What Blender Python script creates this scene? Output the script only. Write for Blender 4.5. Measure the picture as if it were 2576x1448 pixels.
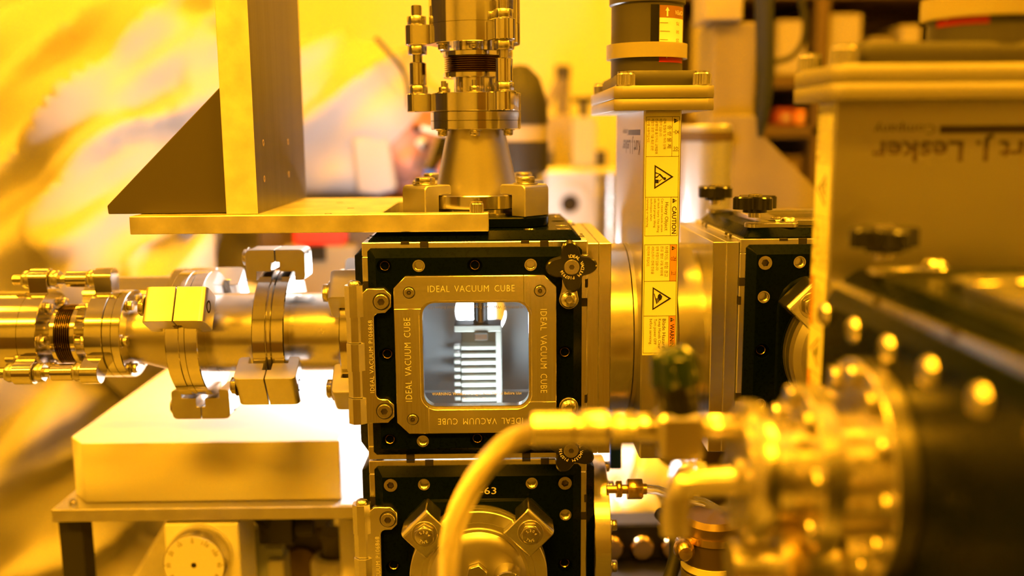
import bpy, bmesh, math, random
from mathutils import Vector, Matrix
from mathutils.geometry import tessellate_polygon
random.seed(7)
PI = math.pi; S = 0.001
scene = bpy.context.scene
for o in list(bpy.data.objects): bpy.data.objects.remove(o)
COL = scene.collection

# ---------------------------------------------------------------- camera
F_PX = 2394.55; PITCH, YAW, ROLL = 0.160566, 0.010420, -0.008277
CAMPOS = Vector((18.277, -638.785, 147.779))
_fw = Vector((math.sin(YAW)*math.cos(PITCH), math.cos(YAW)*math.cos(PITCH), -math.sin(PITCH)))
_r0 = Vector((math.cos(YAW), -math.sin(YAW), 0)); _u0 = _r0.cross(_fw)
_rt = _r0*math.cos(ROLL) + _u0*math.sin(ROLL); _up = _u0*math.cos(ROLL) - _r0*math.sin(ROLL)
def at(px, py, Y):
    """photo pixel (2576x1448 frame) on the plane y = Y (mm) -> point in mm"""
    d = _fw*F_PX + _rt*(px-1288) + _up*(724-py)
    return CAMPOS + d*((Y-CAMPOS.y)/d.y)
cd = bpy.data.cameras.new('camera'); cam = bpy.data.objects.new('camera', cd); COL.objects.link(cam)
cd.sensor_width = 36; cd.lens = 36*F_PX/2576; cd.clip_start = .01; cd.clip_end = 60
M3 = Matrix((_rt, _up, -_fw)).transposed()
cam.matrix_world = Matrix.Translation(CAMPOS*S) @ M3.to_4x4()
cd.dof.use_dof = True; cd.dof.focus_distance = .645; cd.dof.aperture_fstop = 2.9; cd.dof.aperture_blades = 0
scene.camera = cam

# ---------------------------------------------------------------- world, view, light colours
AMBER = (1.0, .405, .008)
w = bpy.data.worlds.new('world'); scene.world = w; w.use_nodes = True
w.node_tree.nodes['Background'].inputs[0].default_value = (*AMBER, 1); w.node_tree.nodes['Background'].inputs[1].default_value = .05
vs = scene.view_settings; vs.view_transform = 'Standard'; vs.look = 'None'; vs.gamma = 1; vs.use_curve_mapping = False; vs.exposure = 0.0
cy = scene.cycles; cy.use_denoising = True; cy.max_bounces = 10; cy.diffuse_bounces = 3; cy.glossy_bounces = 6; cy.transmission_bounces = 8
cy.transparent_max_bounces = 12; cy.caustics_reflective = False; cy.caustics_refractive = False; cy.sample_clamp_indirect = 6
CEIL_NEAR, CEIL_FAR = 116.0, 34.0; LAMP_POWER = 84.0; CHAMBER_POWER = 125.0

# ---------------------------------------------------------------- materials
MATS = {}
def mat(name, col, rough=.5, metal=0., bump=0., bscale=400., aniso=0., spec=.5, trans=0., emit=None, estr=0., colvar=0., vscale=60., stretch=None, ior=1.45, coat=0.):
    m = bpy.data.materials.new(name); m.use_nodes = True; nt = m.node_tree; b = nt.nodes['Principled BSDF']
    b.inputs['Base Color'].default_value = (*col, 1); b.inputs['Roughness'].default_value = rough; b.inputs['Metallic'].default_value = metal
    b.inputs['Specular IOR Level'].default_value = spec; b.inputs['Transmission Weight'].default_value = trans; b.inputs['IOR'].default_value = ior
    b.inputs['Coat Weight'].default_value = coat
    if emit: b.inputs['Emission Color'].default_value = (*emit, 1); b.inputs['Emission Strength'].default_value = estr
    def coords(sc):
        tc = nt.nodes.new('ShaderNodeTexCoord'); mp = nt.nodes.new('ShaderNodeMapping')
        mp.inputs['Scale'].default_value = sc; nt.links.new(tc.outputs['Object'], mp.inputs['Vector']); return mp.outputs[0]
    st = stretch or (1, 1, 1)
    if bump:
        n = nt.nodes.new('ShaderNodeTexNoise'); n.inputs['Scale'].default_value = bscale; n.inputs['Detail'].default_value = 4
        nt.links.new(coords(st), n.inputs['Vector'])
        bp = nt.nodes.new('ShaderNodeBump'); bp.inputs['Strength'].default_value = bump; bp.inputs['Distance'].default_value = .0004
        nt.links.new(n.outputs['Fac'], bp.inputs['Height']); nt.links.new(bp.outputs[0], b.inputs['Normal'])
    if colvar:
        n = nt.nodes.new('ShaderNodeTexNoise'); n.inputs['Scale'].default_value = vscale; n.inputs['Detail'].default_value = 6
        nt.links.new(coords(st), n.inputs['Vector'])
        r = nt.nodes.new('ShaderNodeValToRGB'); r.color_ramp.elements[0].position = .3; r.color_ramp.elements[1].position = .7
        r.color_ramp.elements[0].color = (*[c*(1-colvar) for c in col], 1); r.color_ramp.elements[1].color = (*[min(1, c*(1+colvar*.5)) for c in col], 1)
        nt.links.new(n.outputs['Fac'], r.inputs['Fac']); nt.links.new(r.outputs[0], b.inputs['Base Color'])
        mr = nt.nodes.new('ShaderNodeMapRange'); mr.inputs['To Min'].default_value = max(.02, rough*.75); mr.inputs['To Max'].default_value = min(1, rough*1.3)
        nt.links.new(n.outputs['Fac'], mr.inputs['Value']); nt.links.new(mr.outputs[0], b.inputs['Roughness'])
    MATS[name] = m; return m
mat('alu', (.80, .79, .77), .22, 1, bump=.10, bscale=500, stretch=(1, 1, .06), colvar=.06, vscale=90)
mat('alu_x', (.80, .79, .77), .22, 1, bump=.10, bscale=500, stretch=(.05, 1, 1), colvar=.06, vscale=90)
mat('alu_satin', (.68, .67, .65), .36, 1, bump=.12, bscale=700, colvar=.07, vscale=70)
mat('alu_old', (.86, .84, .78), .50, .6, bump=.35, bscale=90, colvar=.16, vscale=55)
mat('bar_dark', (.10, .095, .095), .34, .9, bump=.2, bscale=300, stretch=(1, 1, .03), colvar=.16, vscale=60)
mat('alu_plate', (.74, .72, .68), .42, .9, bump=.3, bscale=90, colvar=.22, vscale=45)
mat('steel', (.70, .68, .66), .11, 1)
mat('steel_satin', (.53, .51, .48), .36, 1, bump=.06, bscale=900)
mat('steel_soft', (.66, .64, .61), .24, 1, colvar=.05)
mat('bolt', (.55, .52, .48), .25, 1)
mat('engrave', (.82, .80, .75), .5, .3)
mat('socket', (.16, .14, .11), .35, 1)
mat('anod', (.0018, .0042, .0034), .28, 0, bump=.03, bscale=1500, spec=.05, colvar=.2, vscale=500)
mat('anod_in', (.004, .007, .006), .5)
mat('black', (.008, .008, .008), .22, 0, spec=.6)
mat('black_matte', (.016, .015, .014), .55)
mat('dark_grey', (.06, .055, .05), .45)
mat('gusset', (.075, .066, .05), .55, .3)
mat('notch', (.012, .009, .006), .7)
mat('sticker', (.95, .92, .45), .45, coat=.3)
mat('sticker_orange', (.90, .34, .06), .45, coat=.3)
mat('sticker_pale', (.88, .85, .72), .4, coat=.3)
mat('ink', (.012, .010, .008), .5)
mat('ink_soft', (.07, .045, .025), .55)
mat('ink_white', (.85, .82, .75), .5)
mat('label_red', (.55, .02, .01), .4)
mat('label_dark', (.30, .14, .04), .4)
mat('valve_body', (.50, .49, .49), .34, 1, bump=.06, bscale=700)
mat('valve_paint', (.46, .43, .38), .5, .25)
mat('plate_tan', (.31, .285, .245), .5, .5)
mat('white_box', (.80, .78, .76), .5, 0, bump=.05, bscale=700)
mat('white_plastic', (.86, .85, .86), .4)
mat('dial', (.78, .77, .74), .38, .2)
mat('foil', (.90, .91, .93), .42, .35, bump=.5, bscale=90)
mat('brass', (.78, .58, .25), .25, 1)
mat('fitting', (.74, .70, .62), .26, 1)
mat('green_glass', (.012, .026, .007), .12, 0, spec=.7)
mat('rubber', (.012, .012, .013), .6)
mat('strap', (.010, .014, .030), .5)
mat('red', (.62, .03, .015), .45)
mat('blue', (.03, .16, .62), .4)
mat('suit', (.40, .39, .40), .75, 0, bump=.25, bscale=60)
mat('flap', (.38, .375, .40), .7)
mat('skin', (.40, .18, .135), .5)
mat('lip', (.55, .16, .13), .45)
mat('eye', (.75, .73, .70), .2)
mat('iris', (.03, .02, .02), .2)
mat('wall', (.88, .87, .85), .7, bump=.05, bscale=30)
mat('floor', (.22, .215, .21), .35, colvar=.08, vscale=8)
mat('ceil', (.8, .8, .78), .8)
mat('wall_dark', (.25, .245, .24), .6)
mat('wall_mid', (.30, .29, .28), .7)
mat('beige', (.20, .17, .11), .5)
mat('beige_light', (.34, .30, .22), .5)
mat('grey', (.42, .43, .45), .45)
mat('bluegrey', (.34, .38, .45), .4, .3)
mat('ceramic', (.56, .52, .43), .45)
mat('chamber', (.62, .63, .65), .38, 1, bump=.1, bscale=200)
mat('bronze_dark', (.13, .09, .045), .4, .6)
mat('bellows', (.34, .25, .13), .22, 1)
mat('red_dull', (.22, .03, .015), .6)
mat('ring_plastic', (.78, .70, .45), .30, 0, trans=.55, ior=1.2)
mat('tube_clear', (.93, .94, .96), .06, 0, trans=.85, ior=1.25)
mat('amber_lamp', (1, 1, 1), .5, emit=AMBER, estr=CEIL_NEAR)
mat('amber_lamp_far', (1, 1, 1), .5, emit=AMBER, estr=CEIL_FAR)
mat('led', (1, 1, 1), .5, emit=(.93, .95, 1.0), estr=LAMP_POWER)
mat('led_small', (1, 1, 1), .5, emit=(.78, .91, 1.0), estr=CHAMBER_POWER)
def glass_mat(name, tint, amount=1.0):
    m = bpy.data.materials.new(name); m.use_nodes = True; nt = m.node_tree; nt.nodes.remove(nt.nodes['Principled BSDF'])
    out = nt.nodes['Material Output']; t = nt.nodes.new('ShaderNodeBsdfTransparent'); t.inputs[0].default_value = (*tint, 1)
    g = nt.nodes.new('ShaderNodeBsdfGlossy'); g.inputs['Roughness'].default_value = .03
    fr = nt.nodes.new('ShaderNodeFresnel'); fr.inputs[0].default_value = 1.45
    mx = nt.nodes.new('ShaderNodeMixShader'); nt.links.new(fr.outputs[0], mx.inputs[0]); nt.links.new(t.outputs[0], mx.inputs[1]); nt.links.new(g.outputs[0], mx.inputs[2])
    nt.links.new(mx.outputs[0], out.inputs[0]); MATS[name] = m
glass_mat('glass', (.94, .97, .98)); glass_mat('lens', (.93, .95, .97))
# braided hose: crossing diagonal strands as fine relief
def braid_mat():
    m = mat('braid', (.66, .62, .54), .38, .9); nt = m.node_tree; b = nt.nodes['Principled BSDF']
    uv = nt.nodes.new('ShaderNodeUVMap'); uv.uv_map = 'UVMap'
    sep = nt.nodes.new('ShaderNodeSeparateXYZ'); nt.links.new(uv.outputs[0], sep.inputs[0])
    def mth(op, a, b_, ):
        n = nt.nodes.new('ShaderNodeMath'); n.operation = op
        for k, v in enumerate((a, b_)):
            if v is None: continue
            if isinstance(v, (int, float)): n.inputs[k].default_value = v
            else: nt.links.new(v, n.inputs[k])
        return n.outputs[0]
    u = mth('MULTIPLY', sep.outputs[0], 14*PI); v = mth('MULTIPLY', sep.outputs[1], 2*PI*46)
    s1 = mth('SINE', mth('ADD', u, v), None); s2 = mth('SINE', mth('SUBTRACT', u, v), None)
    h = mth('MAXIMUM', s1, s2)
    bp = nt.nodes.new('ShaderNodeBump'); bp.inputs['Strength'].default_value = .9; bp.inputs['Distance'].default_value = .0012
    nt.links.new(h, bp.inputs['Height']); nt.links.new(bp.outputs[0], b.inputs['Normal'])
    r = nt.nodes.new('ShaderNodeValToRGB'); r.color_ramp.elements[0].color = (.42, .36, .26, 1); r.color_ramp.elements[1].color = (.78, .74, .66, 1)
    nt.links.new(mth('MULTIPLY_ADD', h, .5), r.inputs[0]); nt.links.new(r.outputs[0], b.inputs['Base Color'])
braid_mat()

# ---------------------------------------------------------------- mesh helpers (everything in mm)
def rot(axis, deg): return Matrix.Rotation(math.radians(deg), 4, axis)
def tr(x, y, z): return Matrix.Translation((x, y, z))
ID = Matrix.Identity(4)
FRONT = Matrix(((1, 0, 0, 0), (0, 0, -1, 0), (0, 1, 0, 0), (0, 0, 0, 1)))     # local (u,v,w) -> u=+x, v=+z, w=-y
TOP = ID                                                                      # u=+x, v=+y, w=+z
LEFT = Matrix(((0, 0, -1, 0), (-1, 0, 0, 0), (0, 1, 0, 0), (0, 0, 0, 1)))     # w=-x, u=-y, v=+z
RIGHT = Matrix(((0, 0, 1, 0), (1, 0, 0, 0), (0, 1, 0, 0), (0, 0, 0, 1)))      # w=+x, u=+y, v=+z
BACK = Matrix(((-1, 0, 0, 0), (0, 0, 1, 0), (0, 1, 0, 0), (0, 0, 0, 1)))
BOTTOM = Matrix(((1, 0, 0, 0), (0, -1, 0, 0), (0, 0, -1, 0), (0, 0, 0, 1)))
def align(p0, p1):
    d = (Vector(p1)-Vector(p0)); q = d.to_track_quat('Z', 'Y')
    return Matrix.Translation(p0) @ q.to_matrix().to_4x4(), d.length
class MB:
    def __init__(s, T=ID): s.v = []; s.f = []; s.T = T; s.uv = None
    def at(s, T): s.T = T; return s
    def add(s, vs, fs):
        n = len(s.v); s.v += [s.T @ Vector(p) for p in vs]; s.f += [[n+i for i in f] for f in fs]; return s
    def box(s, x0, x1, y0, y1, z0, z1):
        return s.add([(x0,y0,z0),(x1,y0,z0),(x1,y1,z0),(x0,y1,z0),(x0,y0,z1),(x1,y0,z1),(x1,y1,z1),(x0,y1,z1)],
                     [(0,3,2,1),(4,5,6,7),(0,1,5,4),(1,2,6,5),(2,3,7,6),(3,0,4,7)])
    def lathe(s, prof, n=32, ph=0.):
        """prof: [(r, z)...] along +z; r=0 ends close"""
        vs = []; rings = []
        for r, z in prof:
            if r <= 1e-6: rings.append([len(vs)]); vs.append((0, 0, z))
            else:
                rings.append(list(range(len(vs), len(vs)+n)))
                vs += [(r*math.cos(2*PI*k/n+ph), r*math.sin(2*PI*k/n+ph), z) for k in range(n)]
        fs = []
        for a, b in zip(rings, rings[1:]):
            for k in range(n):
                k2 = (k+1) % n
                if len(a) == 1 and len(b) == 1: continue
                if len(a) == 1: fs.append((a[0], b[k2], b[k]))
                elif len(b) == 1: fs.append((a[k], a[k2], b[0]))
                else: fs.append((a[k], a[k2], b[k2], b[k]))
        return s.add(vs, fs)
    def cyl(s, r, z0, z1, n=28, r1=None, ph=0.):
        r1 = r if r1 is None else r1
        return s.lathe([(0, z0), (r, z0), (r1, z1), (0, z1)], n, ph)
    def ring(s, r0, r1, z0, z1, n=36):
        return s.lathe([(r0, z0), (r1, z0), (r1, z1), (r0, z1), (r0, z0)], n)
    def hexa(s, r, z0, z1, ph=0.): return s.cyl(r, z0, z1, 6, ph=ph)
    def prism(s, poly, z0, z1, holes=()):
        loops = [list(poly)] + [list(h) for h in holes]; flat = [p for l in loops for p in l]; n = len(flat)
        vs = [(p[0], p[1], z0) for p in flat] + [(p[0], p[1], z1) for p in flat]; fs = []
        if holes:
            for t in tessellate_polygon([[Vector((p[0], p[1], 0)) for p in l] for l in loops]):
                a, b, c = t
                ar = (flat[b][0]-flat[a][0])*(flat[c][1]-flat[a][1])-(flat[c][0]-flat[a][0])*(flat[b][1]-flat[a][1])
                if ar < 0: a, b, c = c, b, a
                fs += [(a+n, b+n, c+n), (c, b, a)]
        else:
            fs += [tuple(range(n, 2*n)), tuple(reversed(range(n)))]
        o = 0
        for l in loops:
            m = len(l)
            for k in range(m): fs.append((o+k, o+(k+1) % m, o+(k+1) % m+n, o+k+n))
            o += m
        return s.add(vs, fs)
    def frustum(s, p0, z0, p1, z1):
        n = len(p0)
        return s.add([(*p, z0) for p in p0]+[(*p, z1) for p in p1],
                     [tuple(reversed(range(n))), tuple(range(n, 2*n))]+[(k, (k+1) % n, (k+1) % n+n, k+n) for k in range(n)])
    def rod(s, p0, p1, r, n=16, r1=None):
        T0 = s.T; A, L = align(p0, p1); s.T = T0 @ A; s.cyl(r, 0, L, n, r1); s.T = T0; return s
    def tube(s, pts, r, n=14, cap=True):
        pts = [Vector(p) for p in pts]; rings = []; vs = []; prev = None
        for i, p in enumerate(pts):
            d = (pts[min(i+1, len(pts)-1)]-pts[max(i-1, 0)]).normalized()
            if prev is None:
                u = d.orthogonal().normalized()
            else: u = (prev-d*prev.dot(d)).normalized()
            prev = u; w_ = d.cross(u); rr = r[i] if isinstance(r, (list, tuple)) else r
            rings.append(list(range(len(vs), len(vs)+n)))
            vs += [p+(u*math.cos(2*PI*k/n)+w_*math.sin(2*PI*k/n))*rr for k in range(n)]
        fs = []
        for a, b in zip(rings, rings[1:]):
            for k in range(n): fs.append((a[k], a[(k+1) % n], b[(k+1) % n], b[k]))
        if cap: fs += [tuple(reversed(rings[0])), tuple(rings[-1])]
        return s.add(vs, fs)
    def obj(s, name, material, parent=None, bevel=0., ang=35, seg=1, flat=False):
        me = bpy.data.meshes.new(name)
        me.from_pydata([tuple(p*S) for p in s.v], [], s.f)
        bm = bmesh.new(); bm.from_mesh(me)
        if not flat: bmesh.ops.remove_doubles(bm, verts=bm.verts, dist=1e-7)
        bmesh.ops.recalc_face_normals(bm, faces=bm.faces)
        if bevel:
            es = [e for e in bm.edges if len(e.link_faces) == 2 and e.calc_face_angle(0) > math.radians(28)]
            bmesh.ops.bevel(bm, geom=es, offset=bevel*S, segments=seg, affect='EDGES', profile=.6, clamp_overlap=True)
        for f in bm.faces: f.smooth = not flat
        bm.to_mesh(me); bm.free()
        me.set_sharp_from_angle(angle=math.radians(ang))
        if isinstance(material, str): material = MATS[material]
        me.materials.append(material)
        o = bpy.data.objects.new(name, me); COL.objects.link(o); o.parent = parent
        return o
def rect(w_, h_, c=0., n=1, cx=0., cy_=0.):
    """chamfered (n=1) or rounded (n>1) rectangle, counter-clockwise"""
    if c <= 0: return [(cx-w_/2, cy_-h_/2), (cx+w_/2, cy_-h_/2), (cx+w_/2, cy_+h_/2), (cx-w_/2, cy_+h_/2)]
    out = []
    for sx, sy, a0 in ((1, -1, -90), (1, 1, 0), (-1, 1, 90), (-1, -1, 180)):
        ox, oy = cx+sx*(w_/2-c), cy_+sy*(h_/2-c)
        for k in range(n+1):
            a = math.radians(a0+90*k/n); out.append((ox+c*math.cos(a), oy+c*math.sin(a)))
    return out
def circ(r, n=24, cx=0., cy_=0., ph=0.): return [(cx+r*math.cos(2*PI*k/n+ph), cy_+r*math.sin(2*PI*k/n+ph)) for k in range(n)]
def rounded(poly, r, which=None, n=4):
    """polygon with the chosen corners rounded to radius r"""
    out = []; m = len(poly)
    for i, p in enumerate(poly):
        if which is not None and i not in which: out.append(p); continue
        p = Vector(p); u = (Vector(poly[i-1])-p); v = (Vector(poly[(i+1) % m])-p)
        rr = min(r, u.length*.45, v.length*.45); p0 = p+u.normalized()*rr; p1 = p+v.normalized()*rr
        for k in range(n+1):
            t = k/n; q = p0*(1-t)**2+p*2*t*(1-t)+p1*t*t; out.append((q.x, q.y))
    return out
def tag(o, label, cat, group=None, kind=None):
    o['label'] = label; o['category'] = cat
    if group: o['group'] = group
    if kind: o['kind'] = kind
    return o
def thing(name, label, cat, loc=(0, 0, 0), R=None, group=None):
    o = bpy.data.objects.new(name, None); COL.objects.link(o); o.empty_display_size = .01
    o.matrix_world = Matrix.Translation(Vector(loc)*S) @ (R if R is not None else ID)
    return tag(o, label, cat, group)
def copy_tree(o, parent=None):
    c = o.copy(); COL.objects.link(c); c.parent = parent
    for ch in list(o.children): copy_tree(ch, c)
    return c
def struct(o): o['kind'] = 'structure'; return o
def plabel(o, l): o['label'] = l; return o
_tc = {}
def text(s, name, material, parent, T, h, w_=None, depth=.12, alignx='CENTER', bold=0., spw=1., spc=1.):
    """flat lettering fitted into width w_ x cap height h (mm), local xy plane of T, raised by depth"""
    cu = bpy.data.curves.new('t', 'FONT'); cu.body = s; cu.align_x = alignx; cu.size = 1; cu.offset = bold; cu.resolution_u = 2; cu.space_word = spw; cu.space_character = spc
    t = bpy.data.objects.new('t', cu); COL.objects.link(t)
    dg = bpy.context.evaluated_depsgraph_get(); me = bpy.data.meshes.new_from_object(t.evaluated_get(dg))
    bpy.data.objects.remove(t); bpy.data.curves.remove(cu)
    xs = [v.co.x for v in me.vertices]; ys = [v.co.y for v in me.vertices]
    if not xs: return None
    x0, x1, y0, y1 = min(xs), max(xs), min(ys), max(ys)
    sy = h/.70 if '\n' not in s else h/max(1e-6, y1-y0)
    sx = sy if w_ is None else w_/max(1e-6, x1-x0)
    cx = {'CENTER': (x0+x1)/2, 'LEFT': x0, 'RIGHT': x1}[alignx]; c_y = (y0+y1)/2 if '\n' in s else .35
    A = T @ Matrix.Diagonal((sx, sy, 1, 1)) @ tr(-cx, -c_y, depth)
    for v in me.vertices: v.co = (A @ v.co)*S
    me.name = name; me.materials.clear(); me.materials.append(MATS[material])
    o = bpy.data.objects.new(name, me); COL.objects.link(o); o.parent = parent; return o
def arc_text(s, name, material, parent, T, r, a0, a1, h, depth=.1):
    """characters set round a circle from angle a0 to a1 (degrees), merged into one lettering part"""
    mb = MB(); n = len(s)
    for k, ch in enumerate(s):
        if ch == ' ': continue
        a = math.radians(a0+(a1-a0)*k/max(1, n-1)); sgn = -1 if a1 < a0 else 1
        o = text(ch, 'c', material, None, ID, h, None, 0)
        R_ = T @ tr(r*math.cos(a), r*math.sin(a), depth) @ Matrix.Rotation(a+sgn*PI/2, 4, 'Z')
        mb.T = R_; mb.add([v.co/S for v in o.data.vertices], [tuple(p.vertices) for p in o.data.polygons])
        bpy.data.objects.remove(o)
    return mb.obj(name, material, parent)
# ---------------------------------------------------------------- shared small hardware
def proto(mb, name, material, bevel=0., ang=35):
    o = mb.obj(name, material, None, bevel, ang); me = o.data; bpy.data.objects.remove(o); return me
def put(me, name, parent, T=ID, label=None):
    o = bpy.data.objects.new(name, me); COL.objects.link(o); o.parent = parent
    A = T.copy(); A.translation = A.translation*S; o.matrix_local = A
    if label: o['label'] = label
    return o
def socket_screw(r, hgt, sr, name, material='bolt', knurl=0):
    mb = MB(); hexr = circ(sr, 6); out = circ(r, 28)
    # head with a real hexagonal socket
    mb.prism(circ(r*.93, 28), hgt*.88, hgt, [circ(sr, 6)])
    if knurl:
        pts = [((r+(.35 if k % 2 else 0))*math.cos(2*PI*k/knurl), (r+(.35 if k % 2 else 0))*math.sin(2*PI*k/knurl)) for k in range(knurl)]
        mb.prism(pts, -.5, hgt*.8); mb.frustum(circ(r, 28), hgt*.8, circ(r*.93, 28), hgt*.881)
    else:
        mb.lathe([(r, -.5), (r, hgt*.8), (r*.93, hgt*.88)], 28)
    mb.lathe([(sr, hgt*.88), (sr*.98, hgt*.25), (0, hgt*.2)], 6)
    me = proto(mb, name, material); me.materials.append(MATS['socket'])  # socket faces coloured darker to stand in for recess shade
    for p in me.polygons:
        if max(math.hypot(me.vertices[i].co.x, me.vertices[i].co.y) for i in p.vertices) < sr*S*1.02: p.material_index = 1
    return me
SCREW = socket_screw(5.0, 4.6, 2.6, 'cap_screw')
SCREW_S = socket_screw(3.4, 1.9, 1.75, 'bezel_screw')
SCREW_H = socket_screw(4.9, 2.3, 2.5, 'hinge_screw')
SCREW_K = socket_screw(5.6, 9.0, 2.9, 'knurled_screw', 'steel_soft', knurl=56)
def button_screw():
    mb = MB(); mb.lathe([(5.9, 0), (5.9, .9), (5.2, 2.4), (3.9, 3.5), (2.6, 3.9)], 28); mb.lathe([(2.6, 3.9), (2.2, 3.9), (2.2, 1.8), (0, 1.8)], 6); return proto(mb, 'button_screw', 'steel_soft')
BUTTON = button_screw()
HUB = socket_screw(5.0, 1.6, 1.9, 'hub_screw')
def insert_mesh():
    mb = MB(); pr = [(4.15, -.05), (4.15, .25), (3.45, .25)]
    z = -.2
    for k in range(6): pr += [(3.05, z-.25), (3.4, z-.5)]; z -= .5
    pr += [(3.0, -4.5), (0, -4.5)]
    mb.lathe(pr, 24); return proto(mb, 'threaded_insert', 'steel_soft', ang=25)
INSERT = insert_mesh()
def hex_bolt_mesh(r=7.2, h=5.0):
    mb = MB(); mb.cyl(r*1.22, 0, .9, 28); mb.hexa(r, .9, h); mb.lathe([(0, h+.5), (r*.78, h+.35), (r*.86, h-.05)], 24)
    return proto(mb, 'hex_bolt', 'bolt', .25)
HEXB = hex_bolt_mesh(); HEXS = hex_bolt_mesh(4.0, 4.2)
def well_mesh():
    mb = MB(); pr = [(3.2, .3), (3.2, -.1)]; z = -.1
    for k in range(5): pr += [(2.85, z-.3), (3.2, z-.6)]; z -= .6
    pr += [(0, z-.4)]
    mb.lathe(pr, 20); return proto(mb, 'threaded_well', 'brass', ang=25)
WELL = well_mesh()

# ---------------------------------------------------------------- modular vacuum cube
H = 76.2; PR = 6.4; PB = 72.4; PF = 66.4
CB = [(sx*60.7, sy*60.7) for sx in (-1, 1) for sy in (-1, 1)]; MID = [(0, 60.7), (0, -60.7), (60.7, 0), (-60.7, 0)]
THR = [(37.5, 61), (-37.5, 61), (37.5, -61), (-37.5, -61), (61, 37.5), (61, -37.5), (-61, 37.5), (-61, -37.5)]
def plate(name, F, parent, material='anod', screws=CB, wells=MID, threads=THR, opening=None, seat=None, label=None):
    """chamfered cover plate on a cube face; holes are sunk into the metal"""
    W = F @ tr(0, 0, H); mb = MB(W)
    hs = [(u, v, 5.15, 4.6) for u, v in list(screws)+list(wells)] + [(u, v, 4.15, 5.2) for u, v in threads]
    base = rect(2*PB, 2*PB, 2.2); base2 = base; flat = rect(2*PF, 2*PF, .6)
    n = len(base)
    mb.add([(*p, -.2) for p in base]+[(*p, .7) for p in base]+[(*p, PR) for p in flat],
           [(k, (k+1) % n, (k+1) % n+n, k+n) for k in range(n)]+[(k+n, (k+1) % n+n, (k+1) % n+2*n, k+2*n) for k in range(n)])
    loops = [flat]+[circ(r, 20, u, v) for u, v, r, d in hs]+([opening] if opening else [])
    allp = [p for l in loops for p in l]
    tris = []
    for t in tessellate_polygon([[Vector((p[0], p[1], 0)) for p in l] for l in loops]):
        tris.append(t)
    mb.add([(*p, PR) for p in allp], tris)
    for u, v, r, d in hs:
        c = circ(r, 20, u, v); mb.add([(*p, PR) for p in c]+[(*p, PR-d) for p in c], [(k, (k+1) % 20, (k+1) % 20+20, k+20) for k in range(20)]+[tuple(range(20, 40))])
    if opening:
        m = len(opening); mb.add([(*p, PR) for p in opening]+[(*p, -8) for p in opening], [(k, (k+1) % m, (k+1) % m+m, k+m) for k in range(m)])
        mb.prism(rect(2*PB-2, 2*PB-2, 2), -8, -7.6, [opening])
    o = mb.obj(name, material, parent)
    if label: o['label'] = label
    for u, v in screws: put(SCREW, 'cap_screw', o, W @ tr(u, v, PR-4.4) @ rot('Z', random.uniform(0, 60)))
    for u, v in wells: put(WELL, 'threaded_well', o, W @ tr(u, v, PR-3.9))
    for u, v in threads: put(INSERT, 'threaded_insert', o, W @ tr(u, v, PR))
    return o
def frame(parent):
    a, b = H, H-9.5
    for nm in ('frame',):
        mb = MB()
        for s1 in (-1, 1):
            for s2 in (-1, 1):
                c = (b+a)/2; d = (a-b)/2
                mb.box(-a, a, s1*c-d, s1*c+d, s2*c-d, s2*c+d); mb.box(s1*c-d, s1*c+d, -b, b, s2*c-d, s2*c+d); mb.box(s1*c-d, s1*c+d, s2*c-d, s2*c+d, -b, b)
        f = mb.obj('frame', 'alu', parent, .5, flat=True)
    # milled relief grooves and pry slots along the visible edges
    for T in (FRONT, TOP, LEFT, RIGHT):
        for q in range(4):
            W = T @ rot('Z', 90*q) @ tr(0, 0, H)
            for u in (-34, 47):
                g = MB(W).box(u-2.9, u+2.9, PB+.1, H+.12, -1.6, .12); g.obj('pry_slot', 'notch', f)
    return f
def star_knob(parent, W, spin, name='star_knob', with_text=True):
    """four-lobed black clamping knob with a brass-coloured screw in its hub"""
    pts = []
    for k in range(96):
        a = 2*PI*k/96; c = math.cos(2*(a)) ** 2
        c = abs(math.cos(2*a)); rr = 9.6+7.3*(c ** 1.7)
        pts.append((rr*math.cos(a), rr*math.sin(a)))
    R_ = W @ rot('Z', spin); mb = MB(R_)
    small = [(x*.965, y*.965) for x, y in pts]
    mb.prism(pts, 4, 11.6); mb.frustum(pts, 11.59, [(x*.93, y*.93) for x, y in pts], 12.6); mb.cyl(8.2, 1.5, 4.2, 32)
    k = mb.obj(name, 'black', parent, 0, 30)
    m2 = MB(R_); m2.cyl(4.4, -2, 1.6, 24); m2.obj('stud', 'bolt', k)
    put(HUB, 'hub_screw', k, W @ tr(0, 0, 12.4))
    if with_text:
        T0 = R_ @ tr(0, 0, 12.55)
        arc_text('IDEAL VACUUM', 'lettering', 'ink_white', k, T0 @ rot('Z', -spin), 7.2, 100+spin*1.0, -50+spin*1.0, 2.1)
        arc_text('P107936', 'lettering', 'ink_white', k, T0 @ rot('Z', -spin), 7.2, -85+spin, -160+spin, 2.0)
    return k
def latch(parent, W, ang=0, screw_at=(0, -24)):
    """dog-bone clamp bar under the knob with a button screw at its other end"""
    dx, dy = screw_at; L = math.hypot(dx, dy); A = W @ rot('Z', math.degrees(math.atan2(dy, dx)))
    pts = []
    for k in range(13):
        a = math.radians(-90+180*k/12); pts.append((L+6.6*math.cos(a), 6.6*math.sin(a)))
    pts += [(L*.62, 4.6), (L*.4, 4.6)]
    for k in range(13):
        a = math.radians(90+180*k/12); pts.append((6.6*math.cos(a), 6.6*math.sin(a)))
    pts += [(L*.4, -4.6), (L*.62, -4.6)]
    o = MB(A).prism(pts, 0, 3.2).obj('latch_bar', 'steel_soft', parent, .35)
    put(BUTTON, 'button_screw', o, A @ tr(L, 0, 3.2)); return o
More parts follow.
